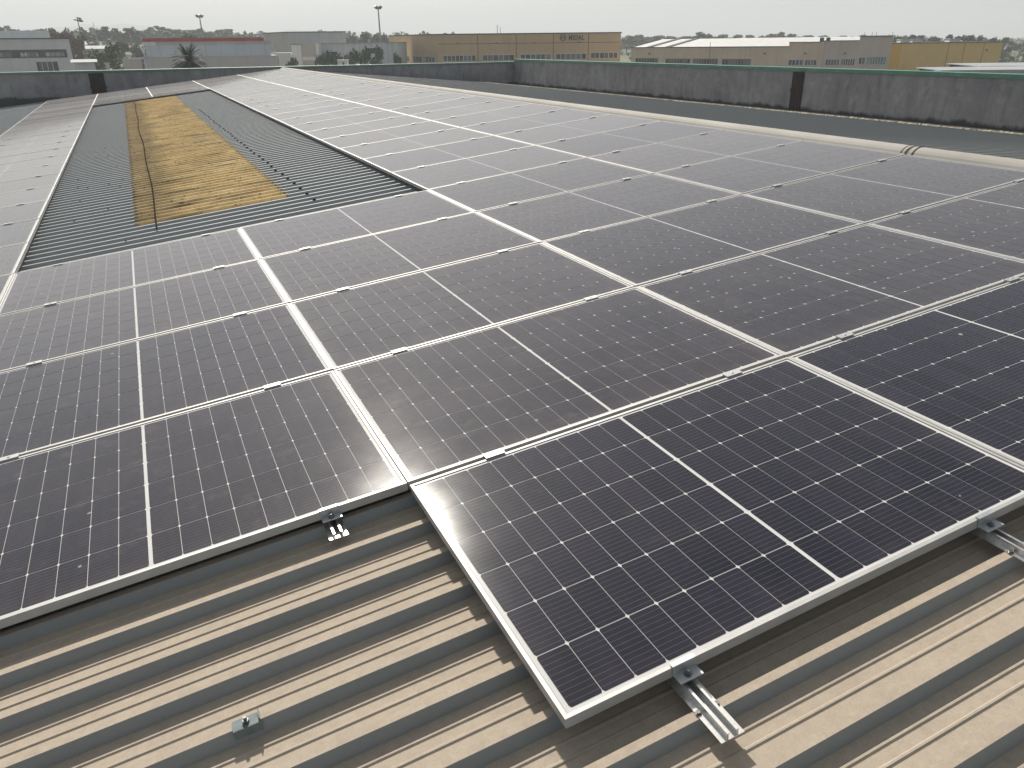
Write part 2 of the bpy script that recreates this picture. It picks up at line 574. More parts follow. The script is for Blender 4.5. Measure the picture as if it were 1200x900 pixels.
def terrain(x, y):
    d = math.hypot(x, y)
    az = math.degrees(math.atan2(x, y))
    pts = [(-60, 12), (-5, 12.5), (5, 12), (15, 9.5), (30, 6.5), (50, 5.0), (55, 4.0), (62, -1.0), (75, -3.0)]
    amp = pts[0][1] if az < pts[0][0] else pts[-1][1]
    for (a0, v0), (a1, v1) in zip(pts, pts[1:]):
        if a0 <= az < a1:
            amp = v0 + (v1 - v0) * (az - a0) / (a1 - a0)
    if abs(az) > 90:
        amp = 0
    h = amp * sstep(125, 440, d)
    if d > 150:
        h += 1.6 * (noise.noise(Vector((x * 0.006, y * 0.006, 3.1)))) * sstep(150, 400, d)
    return ZG + h - 6.0 * sstep(1200, 2500, d)


g = MB()
radii = [0.5, 20, 60, 100, 130, 160, 190, 220, 250, 280, 320, 360, 400, 450, 500, 560, 620, 700, 800, 950, 1150, 1400, 1800, 2400, 3200]
NA = 144
vs, fs = [], []
for r in radii:
    for j in range(NA):
        a = 2 * math.pi * j / NA
        vs.append((r * math.sin(a), r * math.cos(a), terrain(r * math.sin(a), r * math.cos(a))))
for i in range(len(radii) - 1):
    for j in range(NA):
        fs.append((i * NA + j, i * NA + (j + 1) % NA, (i + 1) * NA + (j + 1) % NA, (i + 1) * NA + j))
fs.append(tuple(range(NA)))
g.add(vs, fs)
tag(g.build('ground', M['ground'], smooth=True), kind='structure')

sea = MB()
sea.add([(6500 * math.sin(2 * math.pi * j / 96), 6500 * math.cos(2 * math.pi * j / 96), -17.5) for j in range(96)], [tuple(range(96))])
tag(sea.build('sea', M['sea']), kind='structure')

hl = MB()
vs, fs = [], []
n = 0
for k in range(0, 121):
    az = -40 + 85 * k / 120.0
    prof = 70 * (1 - sstep(8, 45, az)) * (0.72 + 0.5 * noise.noise(Vector((az * 0.13, 1.7, 0))) + 0.16 * noise.noise(Vector((az * 0.9, 5.0, 0))))
    prof = max(prof, 0) * sstep(45, 38, az) if az > 38 else max(prof, 0)
    for d, q in ((2300, 0.0), (2600, 0.55), (3000, 1.0), (3600, 0.4), (4200, 0.0)):
        vs.append((d * math.sin(R(az)), d * math.cos(R(az)), -16 + (prof + 16) * q))
for k in range(120):
    for i in range(4):
        fs.append((k * 5 + i, (k + 1) * 5 + i, (k + 1) * 5 + i + 1, k * 5 + i + 1))
hl.add(vs, fs)
tag(hl.build('far_hills', M['hills'], smooth=True), kind='structure')

# haze over the plain
hz = MB()
hz.box(-7000, 7000, -7000, 7000, -20, 110)
hm = bpy.data.materials.new('haze_air')
hm.use_nodes = True
hm.node_tree.nodes.clear()
ho = hm.node_tree.nodes.new('ShaderNodeOutputMaterial')
hv = hm.node_tree.nodes.new('ShaderNodeVolumePrincipled')
hv.inputs['Color'].default_value = (0.82, 0.865, 0.915, 1)
hv.inputs['Density'].default_value = 0.0008
hv.inputs['Anisotropy'].default_value = 0.15
hm.node_tree.links.new(hv.outputs[0], ho.inputs['Volume'])
tag(hz.build('haze', hm), kind='stuff')

# ------------------------------------------------------------------ the hall we look over: roof slopes, ridge, gutter
hall = empty('industrial_hall', 'long low hall under a corrugated metal roof carrying the solar panels', 'building')
RIB, RZ, FZ = 0.181, -0.0605, -0.100            # rib pitch, crest height, flat height below the panel plane


def rib_profile(y0, y1, dz=0.0, anchor=-0.170):
    """points (y,z) from low y to high y; the crest's front edge lies at anchor + k*RIB"""
    k0 = math.floor((y0 - anchor) / RIB) - 1
    pts = []
    k = k0
    while True:
        a = anchor + k * RIB
        seg = [(a - 0.0130, FZ), (a - 0.0015, RZ - 0.003), (a, RZ), (a + 0.025, RZ), (a + 0.0265, RZ - 0.003), (a + 0.038, FZ)]
        b = a + RIB - 0.013                    # next foot
        w = b - (a + 0.038)
        for c in (0.33, 0.655):
            s0 = a + 0.038 + w * c
            seg += [(s0 - 0.001, FZ), (s0 + 0.0035, FZ + 0.0038), (s0 + 0.0085, FZ + 0.0038), (s0 + 0.013, FZ)]
        pts += [p for p in seg if y0 <= p[0] <= y1]
        k += 1
        if a > y1:
            break
    return [(y, z + dz) for y, z in pts]


def ribbed(name, x0, x1, y0, y1, mat, parent, dz=0.0, thick=None):
    pr = rib_profile(y0, y1, dz)
    b = MB()
    n = len(pr)
    vs = [(x0, y, z) for y, z in pr] + [(x1, y, z) for y, z in pr]
    b.add(vs, [(i, i + 1, n + i + 1, n + i) for i in range(n - 1)])
    return b.build(name, mat, parent)


lsb = MB()
for xa, xb, ya, yb in ((-10.2, -0.80, -8.0, 33.08), (0.63, 5.30, -8.0, 33.08), (-0.80, 0.63, -8.0, 5.86), (-0.80, 0.63, 25.59, 33.08)):
    pr = rib_profile(ya, yb)
    nn_ = len(pr)
    lsb.add([(xa, yy, zz) for yy, zz in pr] + [(xb, yy, zz) for yy, zz in pr], [(i, i + 1, nn_ + i + 1, nn_ + i) for i in range(nn_ - 1)])
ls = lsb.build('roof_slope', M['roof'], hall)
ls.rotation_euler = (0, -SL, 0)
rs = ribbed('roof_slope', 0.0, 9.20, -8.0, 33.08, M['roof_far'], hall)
e0 = MR @ Vector((5.42, 0, 0))
rs.location = (e0.x, 0, e0.z)
rs.rotation_euler = (0, R(4.75), 0)

gt = MB()
gt.box(14.55, 15.995, -8, 33.08, -0.62, -0.385)
gt.build('gutter', M['gutter'], hall)
hw = MB()
hw.box(-10.2, 15.9, -7.9, -7.7, ZG, -1.6)
hw.box(-10.1, -9.9, -7.7, 33.0, ZG, -1.45)
hw.build('hall_wall', M['grey_wall'], hall)

rc = MB()
segs = [(-8.0, 2.42), (2.45, 14.5), (14.53, 26.0), (26.03, 33.06)]
for i, (a, b) in enumerate(segs):
    grow = 0.003 * (i % 2)
    prof = [(5.22, -0.092), (5.22, -0.088)] + [(5.365 - (0.115 + grow) * math.cos(t), -0.088 + (0.100 + grow) * math.sin(t)) for t in [math.pi * j / 12 for j in range(13)]] + [(5.52, -0.088), (5.52, -0.092)]
    rc.prism(list(reversed(prof)), 'y', a, b)
cap = rc.build('ridge_cap', M['ridge'], hall)
cap.rotation_euler = (0, -SL, 0)
bs = MB()
for a in (2.37, 2.48):
    prof = [(5.365 - 0.121 * math.cos(t), -0.088 + 0.106 * math.sin(t)) for t in [math.pi * j / 12 for j in range(13)]]
    bs.prism(list(reversed(prof)), 'y', a, a + 0.006)
o = bs.build('joint_strap', M['strap'], cap)

# fixing screws along the crests
rnd = random.Random(5)
spots = [(0.81 + rnd.uniform(-.012, .012), -0.170 + RIB * k + 0.0125) for k in range(31, 105, 2)]
spots += [(-1.15 + rnd.uniform(-.35, .25), -0.170 + RIB * rnd.randint(29, 90) + 0.0125) for k in range(16)]
scm = MB()
scm.tube([(0, 0, -0.001), (0, 0, 0.003)], 0.019, 8)
scm.tube([(0, 0, 0.003), (0, 0, 0.013)], 0.010, 6)
scm = scm.mesh('screw', M['cable'])
for x, y in spots:
    o = bpy.data.objects.new('screw', scm)
    COL.objects.link(o)
    o.parent = hall
    put_roof(o, x, y, RZ)
    if x < 0:
        o.scale = (0.42, 0.42, 0.6)

# translucent sheet in the opening
y_a = -0.170 + RIB * 33 + 0.03
sk = ribbed('skylight_sheet', -0.83, 0.655, 5.83, 25.62, M['skylight'], None, 0.005)
sk.rotation_euler = (0, -SL, 0)
tag(sk, 'yellowed translucent rooflight sheet speckled with dark lichen, set in grey corrugated roof', 'skylight')

cb = MB()
pts = []
y = 5.45
ph = 0
while y < 25.9:
    pts.append((-0.625 + 0.022 * math.sin(y * 0.9) * math.sin(y * 0.31) + (y - 5) * 0.0035, y, RZ + 0.021 - 0.012 * (0.5 + 0.5 * math.cos(2 * math.pi * (y + 0.170 - 0.0125) / RIB + math.pi))))
    y += RIB / 4
cb.tube(pts, 0.0075, 6)
o = cb.build('black_cable', M['cable'], smooth=True)
o.rotation_euler = (0, -SL, 0)
tag(o, 'black cable lying lengthwise over the left side of the yellowed skylight sheet', 'cable')

# debris along the gutter
db = MB()
rnd = random.Random(9)
for i in range(2200):
    yy = rnd.uniform(6.5, 32.5)
    keep = 0.55 + 0.8 * noise.noise(Vector((yy * 0.7, 0, 0)))
    if rnd.random() > keep:
        continue
    xx = 14.02 + 0.16 * noise.noise(Vector((yy * 0.35, 4, 0))) + rnd.gauss(0, 0.07)
    zz = e0.z - (xx - e0.x) * math.tan(R(4.75)) - 0.085
    s = rnd.uniform(0.03, 0.09)
    a = rnd.uniform(0, 3.14)
    c, si = math.cos(a) * s, math.sin(a) * s
    h = rnd.uniform(0.02, 0.055)
    db.add([(xx - c, yy - si * 2.5, zz), (xx + si, yy - c * 1.2, zz), (xx + c, yy + si * 2.5, zz), (xx - si, yy + c * 1.2, zz), (xx, yy, zz + h)],
           [(0, 1, 4), (1, 2, 4), (2, 3, 4), (3, 0, 4)])
tag(db.build('straw_debris', M['straw']), kind='stuff')

# ------------------------------------------------------------------ parapet walls


def parapet(name, label, x0, x1, y0, y1, ztop, joints, axis, t=0.065):
    w = empty(name, label, 'wall')
    b = MB()
    b.box(x0, x1, y0, y1, ZG, ztop)
    b.build('wall_face', M['render'], w)
    c = MB()
    ov = 0.045
    if axis == 'x':
        n = 14
        for i in range(n):
            a, bb = x0 + (x1 - x0) * i / n, x0 + (x1 - x0) * (i + 1) / n - 0.012
            c.box(a, bb, y0 - ov, y1 + ov, ztop + 0.002, ztop + t + 0.002 * (i % 2))
    else:
        n = 22
        for i in range(n):
            a, bb = y0 + (y1 - y0) * i / n, y0 + (y1 - y0) * (i + 1) / n - 0.012
            c.box(x0 - ov, x1 + ov, a, bb, ztop + 0.002, ztop + t + 0.002 * (i % 2))
    c.build('cap_flashing', M['cap_green'], w)
    for j in joints:
        q = MB()
        if axis == 'x':
            q.box(j - 0.26, j + 0.26, y0 - 0.035, y0 - 0.002, -0.9, ztop - 0.03)
            q.box(j - 0.29, j + 0.29, y0 - 0.045, y0 - 0.036, -0.02, 0.06)
        else:
            q.box(x0 - 0.035, x0 - 0.002, j - 0.20, j + 0.20, -0.9, ztop - 0.03)
            q.box(x0 - 0.045, x0 - 0.036, j - 0.22, j + 0.22, 0.10, 0.18)
        q.build('joint_cover', M['rust'], w)
    return w


parapet('parapet_wall', 'weathered grey parapet wall across the far end of the roof with green cap', -14.0, 16.30, 33.10, 33.40, 0.540, [-1.66], 'x')
parapet('parapet_wall', 'streaked dark grey parapet wall along the right edge of the roof', 16.00, 16.30, -12.0, 33.03, 0.630, [14.82], 'y', 0.085)

# ------------------------------------------------------------------ solar panels
W2, S2, FH = (PL - 0.004) / 2, 1.134 / 2, 0.031
LIP = 0.0115
fm = MB()
for (x0, x1, y0, y1) in ((-W2, W2, -S2, -S2 + LIP), (-W2, W2, S2 - LIP, S2), (-W2, -W2 + LIP, -S2 + LIP, S2 - LIP), (W2 - LIP, W2, -S2 + LIP, S2 - LIP)):
    fm.box(x0, x1, y0, y1, -FH, 0.0)
for (x0, x1, y0, y1) in ((-W2 + LIP, W2 - LIP, -S2 + LIP, -S2 + 0.034), (-W2 + LIP, W2 - LIP, S2 - 0.034, S2 - LIP)):
    fm.box(x0, x1, y0, y1, -FH, -FH + 0.002)
fm.mi = 1
g_ = LIP + 0.0025
for (x0, x1, y0, y1) in ((-W2 + LIP, -W2 + g_, -S2 + LIP, S2 - LIP), (W2 - g_, W2 - LIP, -S2 + LIP, S2 - LIP), (-W2 + g_, W2 - g_, -S2 + LIP, -S2 + g_), (-W2 + g_, W2 - g_, S2 - g_, S2 - LIP)):
    fm.box(x0 + 0.0001, x1 - 0.0001, y0 + 0.0001, y1 - 0.0001, -0.012, -0.0026)
M['gasket'] = simple('grey_sealant', (0.16, 0.16, 0.155), (0.22, 0.22, 0.21), 30, 0.7)
frame_me = fm.mesh('frame', [M['aluminium'], M['gasket']])
bm_ = MB()
bm_.box(-W2 + g_, W2 - g_, -S2 + g_, S2 - g_, -0.0085, -0.0030)
back_me = bm_.mesh('backsheet', M['backsheet'])
CX, CY, CH = 0.0914, 0.1815, 0.0072


def cells(side):
    b = MB()
    z = -0.0022
    for i in range(9):
        for j in range(6):
            x0 = side * 0.0055 + (i * CX if side > 0 else -(i + 1) * CX) + 0.0009
            x1 = x0 + CX - 0.0018
            y0 = -3 * CY + j * CY + 0.0017
            y1 = y0 + CY - 0.0034
            c = CH
            b.add([(x0 + c * .55, y0, z), (x1 - c * .55, y0, z), (x1, y0 + c, z), (x1, y1 - c, z), (x1 - c * .55, y1, z), (x0 + c * .55, y1, z), (x0, y1 - c, z), (x0, y0 + c, z)],
                  [tuple(range(8))])
    return b.mesh('cell_field', M['cell'])


cell_me = [cells(-1), cells(1)]
col_word = {-2: 'first column from the left', -1: 'second column from the left', 0: 'third column from the left', 1: 'fourth column from the left', 2: 'column by the ridge cap'}


def row_word(v):
    r = v + 2
    if r <= 14:
        return '%s row from front' % ORD[r]
    if r == 29:
        return 'last row at far wall'
    return '%s row from far wall' % ORD[30 - r]


def look(v):
    return 'dark navy' if v < 1 else 'brownish grey dusty' if v < 6 else 'pale glare washed'


panel_xy = []
for u in (-2, -1, 0, 1, 2):
    for v in range(-1, 28):
        if u == -2 and v < 2 or u == -1 and v < 0 or u == 2 and v < 0:
            continue
        if u in (-1, 0) and 4 <= v < 22:
            continue
        panel_xy.append((u, v))
proto = None
panel_soil = []
for u, v in panel_xy:
    lab = '%s solar panel, %s, %s' % (look(v), row_word(v), col_word[u])
    if proto is None:
        proto = empty('solar_panel', lab, 'solar panel', 'solar panels on the roof slope')
        kids = []
        for nm, me in (('frame', frame_me), ('backsheet', back_me), ('cell_field', cell_me[0]), ('cell_field', cell_me[1])):
            o = bpy.data.objects.new(nm, me)
            COL.objects.link(o)
            o.parent = proto
            kids.append((o, []))
        c = proto
    else:
        c = copy_tree(proto, kids)
        c['label'] = lab
    jr = random.Random(u * 100 + v)
    put_roof(c, (u + 0.5) * PL, (v + 0.5) * PS, jr.uniform(-0.0012, 0.0012))
    panel_soil.append((c, (0.35 if v < 0 else 1.0) * jr.uniform(0.74, 1.22)))
    c.rotation_euler = (jr.uniform(-0.0016, 0.0016), -SL + jr.uniform(-0.0016, 0.0016), 0)

soil_of = {c.name: k for c, k in panel_soil}
for o in list(COL.objects):                    # how dirty this panel's glass is
    if o.parent and o.parent.name in soil_of and o.name.startswith('cell_field'):
        o['dust'] = soil_of[o.parent.name]

# ------------------------------------------------------------------ clamps
M['clamp_grey'] = simple('clamp_aluminium', (0.46, 0.46, 0.45), (0.56, 0.56, 0.55), 30, 0.45, 0.4)
cp = MB()
cp.box(-0.038, 0.038, -0.0165, 0.0165, 0.0014, 0.0062)
cp.box(-0.038, 0.038, -0.0075, 0.0075, -0.030, 0.0014)
clamp_me = cp.mesh('clamp_plate', M['clamp_grey'])
cbm = MB()
cbm.tube([(0, 0, 0.0062), (0, 0, 0.0092)], 0.0055, 6)
cbolt_me = cbm.mesh('bolt', M['rail'])
proto_c = None
ordc = {-2: 'first column', -1: 'second column', 0: 'third column', 1: 'fourth column', 2: 'column by ridge cap'}
have = set(panel_xy)
for u in (-2, -1, 0, 1, 2):
    for v in range(0, 17):
        if (u, v) not in have or (u, v - 1) not in have:
            continue
        for q, f in (('left', 0.195), ('right', 0.832)):
            if u == -2 and q == 'left' and v < 9:
                continue
            if u == -1 and q == 'left' and v < 1:
                continue
            lab = 'silver clamp, %s half of seam before %s, %s' % (q, row_word(v), ordc[u])
            if proto_c is None:
                proto_c = empty('mid_clamp', lab, 'clamp', 'clamps between the panel rows')
                ck = []
                for nm, me in (('plate', clamp_me), ('bolt', cbolt_me)):
                    o = bpy.data.objects.new(nm, me)
                    COL.objects.link(o)
                    o.parent = proto_c
                    ck.append((o, []))
                c = proto_c
            else:
                c = copy_tree(proto_c, ck)
                c['label'] = lab
            put_roof(c, (u + f) * PL, v * PS, 0.0)


def rail(label, x, y_end, y_in, edge_y):
    """short mounting rail on the rib crests, sticking out under the panel edge"""
    r = empty('mounting_rail', label, 'rail', 'mounting rails under the panel edges')
    put_roof(r, x, y_end, RZ)
    b = MB()
    L = y_in - y_end
    b.box(-0.0325, 0.0325, 0, L, 0.0005, 0.0030)
    b.build('base_plate', M['rail'], r)
    for s in (-1, 1):
        f = MB()
        f.box(s * 0.014 - 0.0016, s * 0.014 + 0.0016, 0.0008, L, 0.0031, 0.0200)
        f.box(s * 0.0125 - 0.0035, s * 0.0125 + 0.0035, 0.0008, L, 0.0201, 0.0225)
        f.build('rail_fin', M['rail'], r)
    d = edge_y - y_end
    k0 = math.floor((y_end + 0.170) / RIB) + 1
    yc = -0.170 + k0 * RIB + 0.0125 - y_end
    for s in (-1, 1):
        if 0 < yc < L:
            q = MB()
            q.tube([(s * 0.0265, yc, 0.0031), (s * 0.0265, yc, 0.0085)], 0.0058, 6)
            q.tube([(s * 0.0265, yc, 0.0030), (s * 0.0265, yc, 0.0042)], 0.0085, 10)
            q.build('screw', M['bolt'], r)
    return r


def end_clamp(label, x, edge_y, sgn=-1):
    """hooks the frame's top edge and stands on the rail; sgn -1: the open side faces the front"""
    c = empty('end_clamp', label, 'clamp', 'end clamps at the array edge')
    put_roof(c, x, edge_y, 0)
    b = MB()
    w = 0.034
    b.prism([(0.010, 0.0012), (0.010, 0.0040), (-0.0042, 0.0040), (-0.0042, -0.0225), (-0.036, -0.0225), (-0.036, -0.0255), (-0.0012, -0.0255), (-0.0012, 0.0012)], 'x', -w, w)
    b.build('clamp_plate', M['galvanised'], c)
    n = MB()
    n.tube([(0, -0.019, -0.0224), (0, -0.019, -0.0215)], 0.0115, 12)
    n.tube([(0, -0.019, -0.0215), (0, -0.019, -0.0145)], 0.0075, 6)
    n.tube([(0, -0.019, -0.0145), (0, -0.019, -0.0095)], 0.0042, 8)
    n.build('bolt', M['bolt'], c)
    if sgn > 0:
        c.rotation_euler = (0, SL, math.pi)
        c.rotation_euler = (Matrix.Rotation(-SL, 3, 'Y') @ Matrix.Rotation(math.pi, 3, 'Z')).to_euler()
    return c


fy = -PS + 0.010
rail('bare aluminium rail sticking out under the front corner panel, longest in view', 0.326, -1.335, -0.85, fy)
rail('aluminium rail at the right picture edge under the front panel', 1.405, -1.345, -0.85, fy)
rail('short aluminium rail stub under the recessed panel edge left of the front panel', -0.283, -0.088, 0.35, 0.01)
rail('short aluminium rail stub at the left picture edge under the recessed panel', -0.805 * PL, -0.088, 0.35, 0.01)
end_clamp('galvanised end clamp over the longest protruding rail, near the front corner', 0.331, fy)
end_clamp('galvanised end clamp over the front panel at the right picture edge', 1.400, fy)
end_clamp('galvanised end clamp above the short rail stub of the recessed panel', -0.283, 0.010)
end_clamp('galvanised end clamp at the left picture edge on the recessed panel', -0.805 * PL, 0.010)
for u, f, w in ((-1, 0.18, 'left end'), (-1, 0.838, 'left of the middle'), (0, 0.195, 'right of the middle'), (0, 0.832, 'right end')):
    end_clamp('small end clamp on the near edge of the skylight opening, %s' % w, (u + f) * PL, 4 * PS - 0.010, 1)
for u, f, w in ((-1, 0.18, 'left end'), (-1, 0.838, 'left of the middle'), (0, 0.195, 'right of the middle'), (0, 0.832, 'right end')):
    end_clamp('small end clamp on the far edge of the skylight opening, %s' % w, (u + f) * PL, 22 * PS + 0.010, -1)

M['dull_zinc'] = simple('dull_zinc', (0.13, 0.165, 0.17), (0.20, 0.235, 0.24), 60, 0.7, 0.2)
br = empty('roof_bracket', 'small galvanised bracket with bolt clipped on a bare rib at lower left', 'bracket')
put_roof(br, -0.672, -0.713 + 0.0005, RZ)
b = MB()
b.box(-0.034, 0.034, -0.010, 0.024, 0.0008, 0.0032)
b.prism([(-0.0135, -0.022), (-0.0105, -0.022), (-0.0085, 0.0032), (-0.0115, 0.0032)], 'x', -0.034, 0.034)
b.box(0.0315, 0.034, -0.0085, 0.024, 0.0033, 0.013)
b.build('bracket_plate', M['dull_zinc'], br)
b = MB()
b.tube([(0, 0.006, 0.0033), (0, 0.006, 0.011)], 0.0085, 6)
b.tube([(0, 0.006, 0.011), (0, 0.006, 0.021)], 0.0045, 8)
b.build('bolt', M['bolt'], br)

# ------------------------------------------------------------------ the buildings beyond


def site(name, label, P0, P1, cat='building', group=None):
    e = Vector((P1[0] - P0[0], P1[1] - P0[1]))
    return empty(name, label, cat, group, (P0[0], P0[1], 0), math.atan2(e.y, e.x)), e.length


def window(parent, s0, s1, z0, z1, n, frame, glass, y=0.0, bar=0.09, dep=0.07):
    f = MB()
    yf0, yf1 = y - dep, y - 0.004
    f.box(s0, s1, yf0, yf1, z0, z0 + bar)
    f.box(s0, s1, yf0, yf1, z1 - bar, z1)
    for i in range(n + 1):
        a = s0 + (s1 - s0 - bar) * i / n
        f.box(a, a + bar, yf0 + 0.003, yf1, z0 + bar, z1 - bar)
    fo = f.build('window', frame, parent)
    p = MB()
    p.box(s0 + bar * 0.5, s1 - bar * 0.5, y - 0.035, y - 0.006, z0 + bar * 0.5, z1 - bar * 0.5)
    p.build('pane', glass, fo)
    return fo


def window_side(parent, x, y0, y1, z0, z1, n, frame, glass, bar=0.09):
    """window in the wall at local x, facing -x"""
    f = MB()
    a0, a1 = x - 0.07, x - 0.004
    f.box(a0, a1, y0, y1, z0, z0 + bar)
    f.box(a0, a1, y0, y1, z1 - bar, z1)
    for i in range(n + 1):
        a = y0 + (y1 - y0 - bar) * i / n
        f.box(a0 + 0.003, a1, a, a + bar, z0 + bar, z1 - bar)
    fo = f.build('window', frame, parent)
    p = MB()
    p.box(x - 0.035, x - 0.006, y0 + bar * 0.5, y1 - bar * 0.5, z0 + bar * 0.5, z1 - bar * 0.5)
    p.build('pane', glass, fo)
    return fo


# ochre hall with the lettering
P0, P1, PB = (45.72, 125.03), (73.04, 113.49), (43.01, 142.82)
oh, L = site('ochre_hall', 'wide ochre industrial hall with dark lettering and a strip of white framed windows', P0, P1)
ca, sa = math.cos(oh.rotation_euler.z), math.sin(oh.rotation_euler.z)
bx, by = PB[0] - P0[0], PB[1] - P0[1]
lx, ly = bx * ca + by * sa, -bx * sa + by * ca
ZT = 2.82
b = MB()
b.prism([(0, 0), (L, 0), (L + lx, ly), (lx, ly)], 'z', ZG, ZT - 0.16)
b.build('wall', M['orange'], oh)
b = MB()
b.prism([(-0.12, -0.12), (L + 0.12, -0.12), (L + lx + 0.12, ly + 0.1), (lx - 0.14, ly + 0.1)], 'z', ZT - 0.158, ZT)
b.build('roof', M['fascia'], oh)
b = MB()
for s in (6.5, 12.7, 18.7, 24.4):
    b.box(s - 0.05, s + 0.05, -0.018, -0.003, ZG, ZT - 0.2)
b.box(0.1, L - 0.1, -0.012, -0.003, 1.28, 1.36)
b.build('panel_joint', M['fascia'], oh)
for s0, s1, z0, n in ((0.81, 6.16, -1.30, 8), (7.16, 12.41, -1.29, 6), (13.32, 18.39, -1.25, 6), (19.08, 24.12, -1.22, 6), (24.78, 29.29, -1.12, 6)):
    window(oh, s0, s1, z0, z0 + 0.97, n, M['winframe'], M['glass'])
ang = math.atan2(-lx, ly)
LL = math.hypot(lx, ly)
for i, (s0, s1) in enumerate(((0.9, 4.3), (5.5, 8.8), (10.2, 13.0), (14.5, 17.6))):
    w = window_side(oh, 0.0, s0, s1, -1.5, -0.48, 3 if i < 2 else 1, M['winframe'], M['glass'])
    w.rotation_euler = (0, 0, ang)
b = MB()
for s in (3.2, 9.5, 15.6, 22.9):
    b.box(s - 0.16, s + 0.16, -0.3, -0.004, 1.30, 1.46)
b.build('wall_lamp', M['fascia'], oh)
cu = bpy.data.curves.new('lettering', 'FONT')
cu.body = 'MIDAL'
cu.size = 1.02
cu.extrude = 0.04
cu.space_character = 1.12
cu.offset = 0.012
cu.materials.append(M['navy'])
tmp = bpy.data.objects.new('lettering_curve', cu)
COL.objects.link(tmp)
bpy.context.view_layer.update()
lm = bpy.data.meshes.new_from_object(tmp.evaluated_get(bpy.context.evaluated_depsgraph_get()))
bpy.data.objects.remove(tmp)
lm.materials.clear()
lm.materials.append(M['navy'])
o = bpy.data.objects.new('lettering', lm)
COL.objects.link(o)
o.parent = oh
o.location = (21.15, -0.06, 1.72)
o.rotation_euler = (math.pi / 2, 0, 0)
o.scale = (0.78, 1, 1)
em = MB()
cx, cz, ro, ri = 20.25, 2.08, 0.50, 0.40
nn = 28
vs = []
for rr in (ro, ri):
    for yy in (-0.09, -0.012):
        vs += [(cx + rr * math.cos(2 * math.pi * k / nn), yy, cz + rr * math.sin(2 * math.pi * k / nn)) for k in range(nn)]
fs = []
for k in range(nn):
    j = (k + 1) % nn
    fs += [(k, j, 2 * nn + j, 2 * nn + k), (k, nn + k, nn + j, j), (2 * nn + k, 2 * nn + j, 3 * nn + j, 3 * nn + k), (nn + k, 3 * nn + k, 3 * nn + j, nn + j)]
em.add(vs, fs)
for pts in ([(-0.24, 0.2), (-0.24, -0.22)], [(-0.24, 0.2), (0, -0.08)], [(0, -0.08), (0.24, 0.2)], [(0.24, 0.2), (0.24, -0.22)]):
    (a0, c0), (a1, c1) = pts
    dx, dz = a1 - a0, c1 - c0
    ln = math.hypot(dx, dz)
    nx, nz = -dz / ln * 0.04, dx / ln * 0.04
    em.prism([(cx + a0 + nx, cz + c0 + nz), (cx + a1 + nx, cz + c1 + nz), (cx + a1 - nx, cz + c1 - nz), (cx + a0 - nx, cz + c0 - nz)], 'y', -0.085, -0.015)
em.build('emblem', M['navy'], oh)
b = MB()
b.tube([(9.8, 6, ZT), (9.8, 6, ZT + 1.3)], 0.05, 6)
b.tube([(10.3, 6, ZT), (10.3, 6, ZT + 1.0)], 0.04, 6)
b.build('roof_aerial', M['pole'], oh)

# beige hall with stepped parapet
P0, P1 = (68.57, 103.44), (87.14, 72.80)
bh, L = site('beige_hall', 'long beige hall with stepped parapet and white roof on the right', P0, P1)
b = MB()
b.prism([(0, 0), (23.15, 0), (23.15, 24), (0, 24)], 'z', ZG, 0.52)
b.prism([(23.15, 0), (27.4, 0), (27.4, 0.4), (23.15, 0.4)], 'z', ZG, 1.05)
b.build('wall', M['beige'], bh)
b = MB()
b.prism([(27.4, 0), (31.95, 0), (31.95, 0.4), (27.4, 0.4)], 'z', ZG, 1.18)
b.prism([(31.95, 0), (L, 0), (L - 1.2, 7), (31.95, 7)], 'z', ZG, 1.68)
b.build('end_wall', M['beige_grey'], bh)
b = MB()
b.box(27.1, 27.7, -0.14, -0.004, ZG, 1.10)
b.build('pilaster', M['beige'], bh)
b = MB()
b.box(-0.1, 23.10, -0.12, 0.35, 0.523, 0.62)
b.box(23.11, 27.42, -0.12, 0.35, 1.053, 1.13)
b.box(27.43, 31.90, -0.12, 0.35, 1.183, 1.26)
b.prism([(31.91, -0.2), (L + 0.2, -0.2), (L - 1.15, 7.1), (31.91, 7.1)], 'z', 1.683, 1.77)
b.build('coping', M['fascia'], bh)
b = MB()
b.prism([(0.36, 0.55), (12.0, 1.70), (23.9, 0.55)], 'x', -0.05, 31.9)
b.build('roof', M['roof_white'], bh)
b = MB()
for x in (2.2, 5.2):
    b.prism([(0.4, 0.572), (12.0, 1.722), (12.0, 1.80), (0.4, 0.65)], 'x', x, x + 0.7)
b.box(-0.3, 11.8, 11.9, 12.2, 1.72, 1.80)
b.build('roof_strip', M['roof_dark'], bh)
b = MB()
for x in (26.9, 27.7):
    b.box(x, x + 0.45, 0.5, 0.9, 1.05, 1.62)
b.build('vent_stack', M['fascia'], bh)
for s0, s1, z0, z1, n in ((0.78, 4.4, -1.66, -0.9, 8), (5.6, 9.4, -1.68, -0.95, 9), (9.8, 13.5, -1.72, -0.96, 9), (14.1, 18.2, -1.80, -0.98, 9)):
    window(bh, s0, s1, z0, z1, n, M['winframe_dark'], M['glass'], bar=0.10)
for s0, s1, z0, z1, n in ((23.3, 25.3, -1.80, -1.02, 4), (25.5, 27.0, -1.80, -1.02, 4), (28.1, 29.9, -1.77, -0.95, 5), (30.05, 31.8, -1.76, -0.9, 6), (32.2, 33.05, -1.62, -0.72, 2)):
    window(bh, s0, s1, z0, z1, n, M['winframe'], M['glass'], bar=0.07)
window(bh, 33.2, 35.5, -1.6, -0.66, 7, M['winframe'], M['glass_green'], bar=0.05)
b = MB()
for s in (3.0, 20.0, 25.4, 30.4):
    b.box(s - 0.14, s + 0.14, -0.25, -0.004, -0.35, -0.2)
b.build('wall_lamp', M['fascia'], bh)
b = MB()
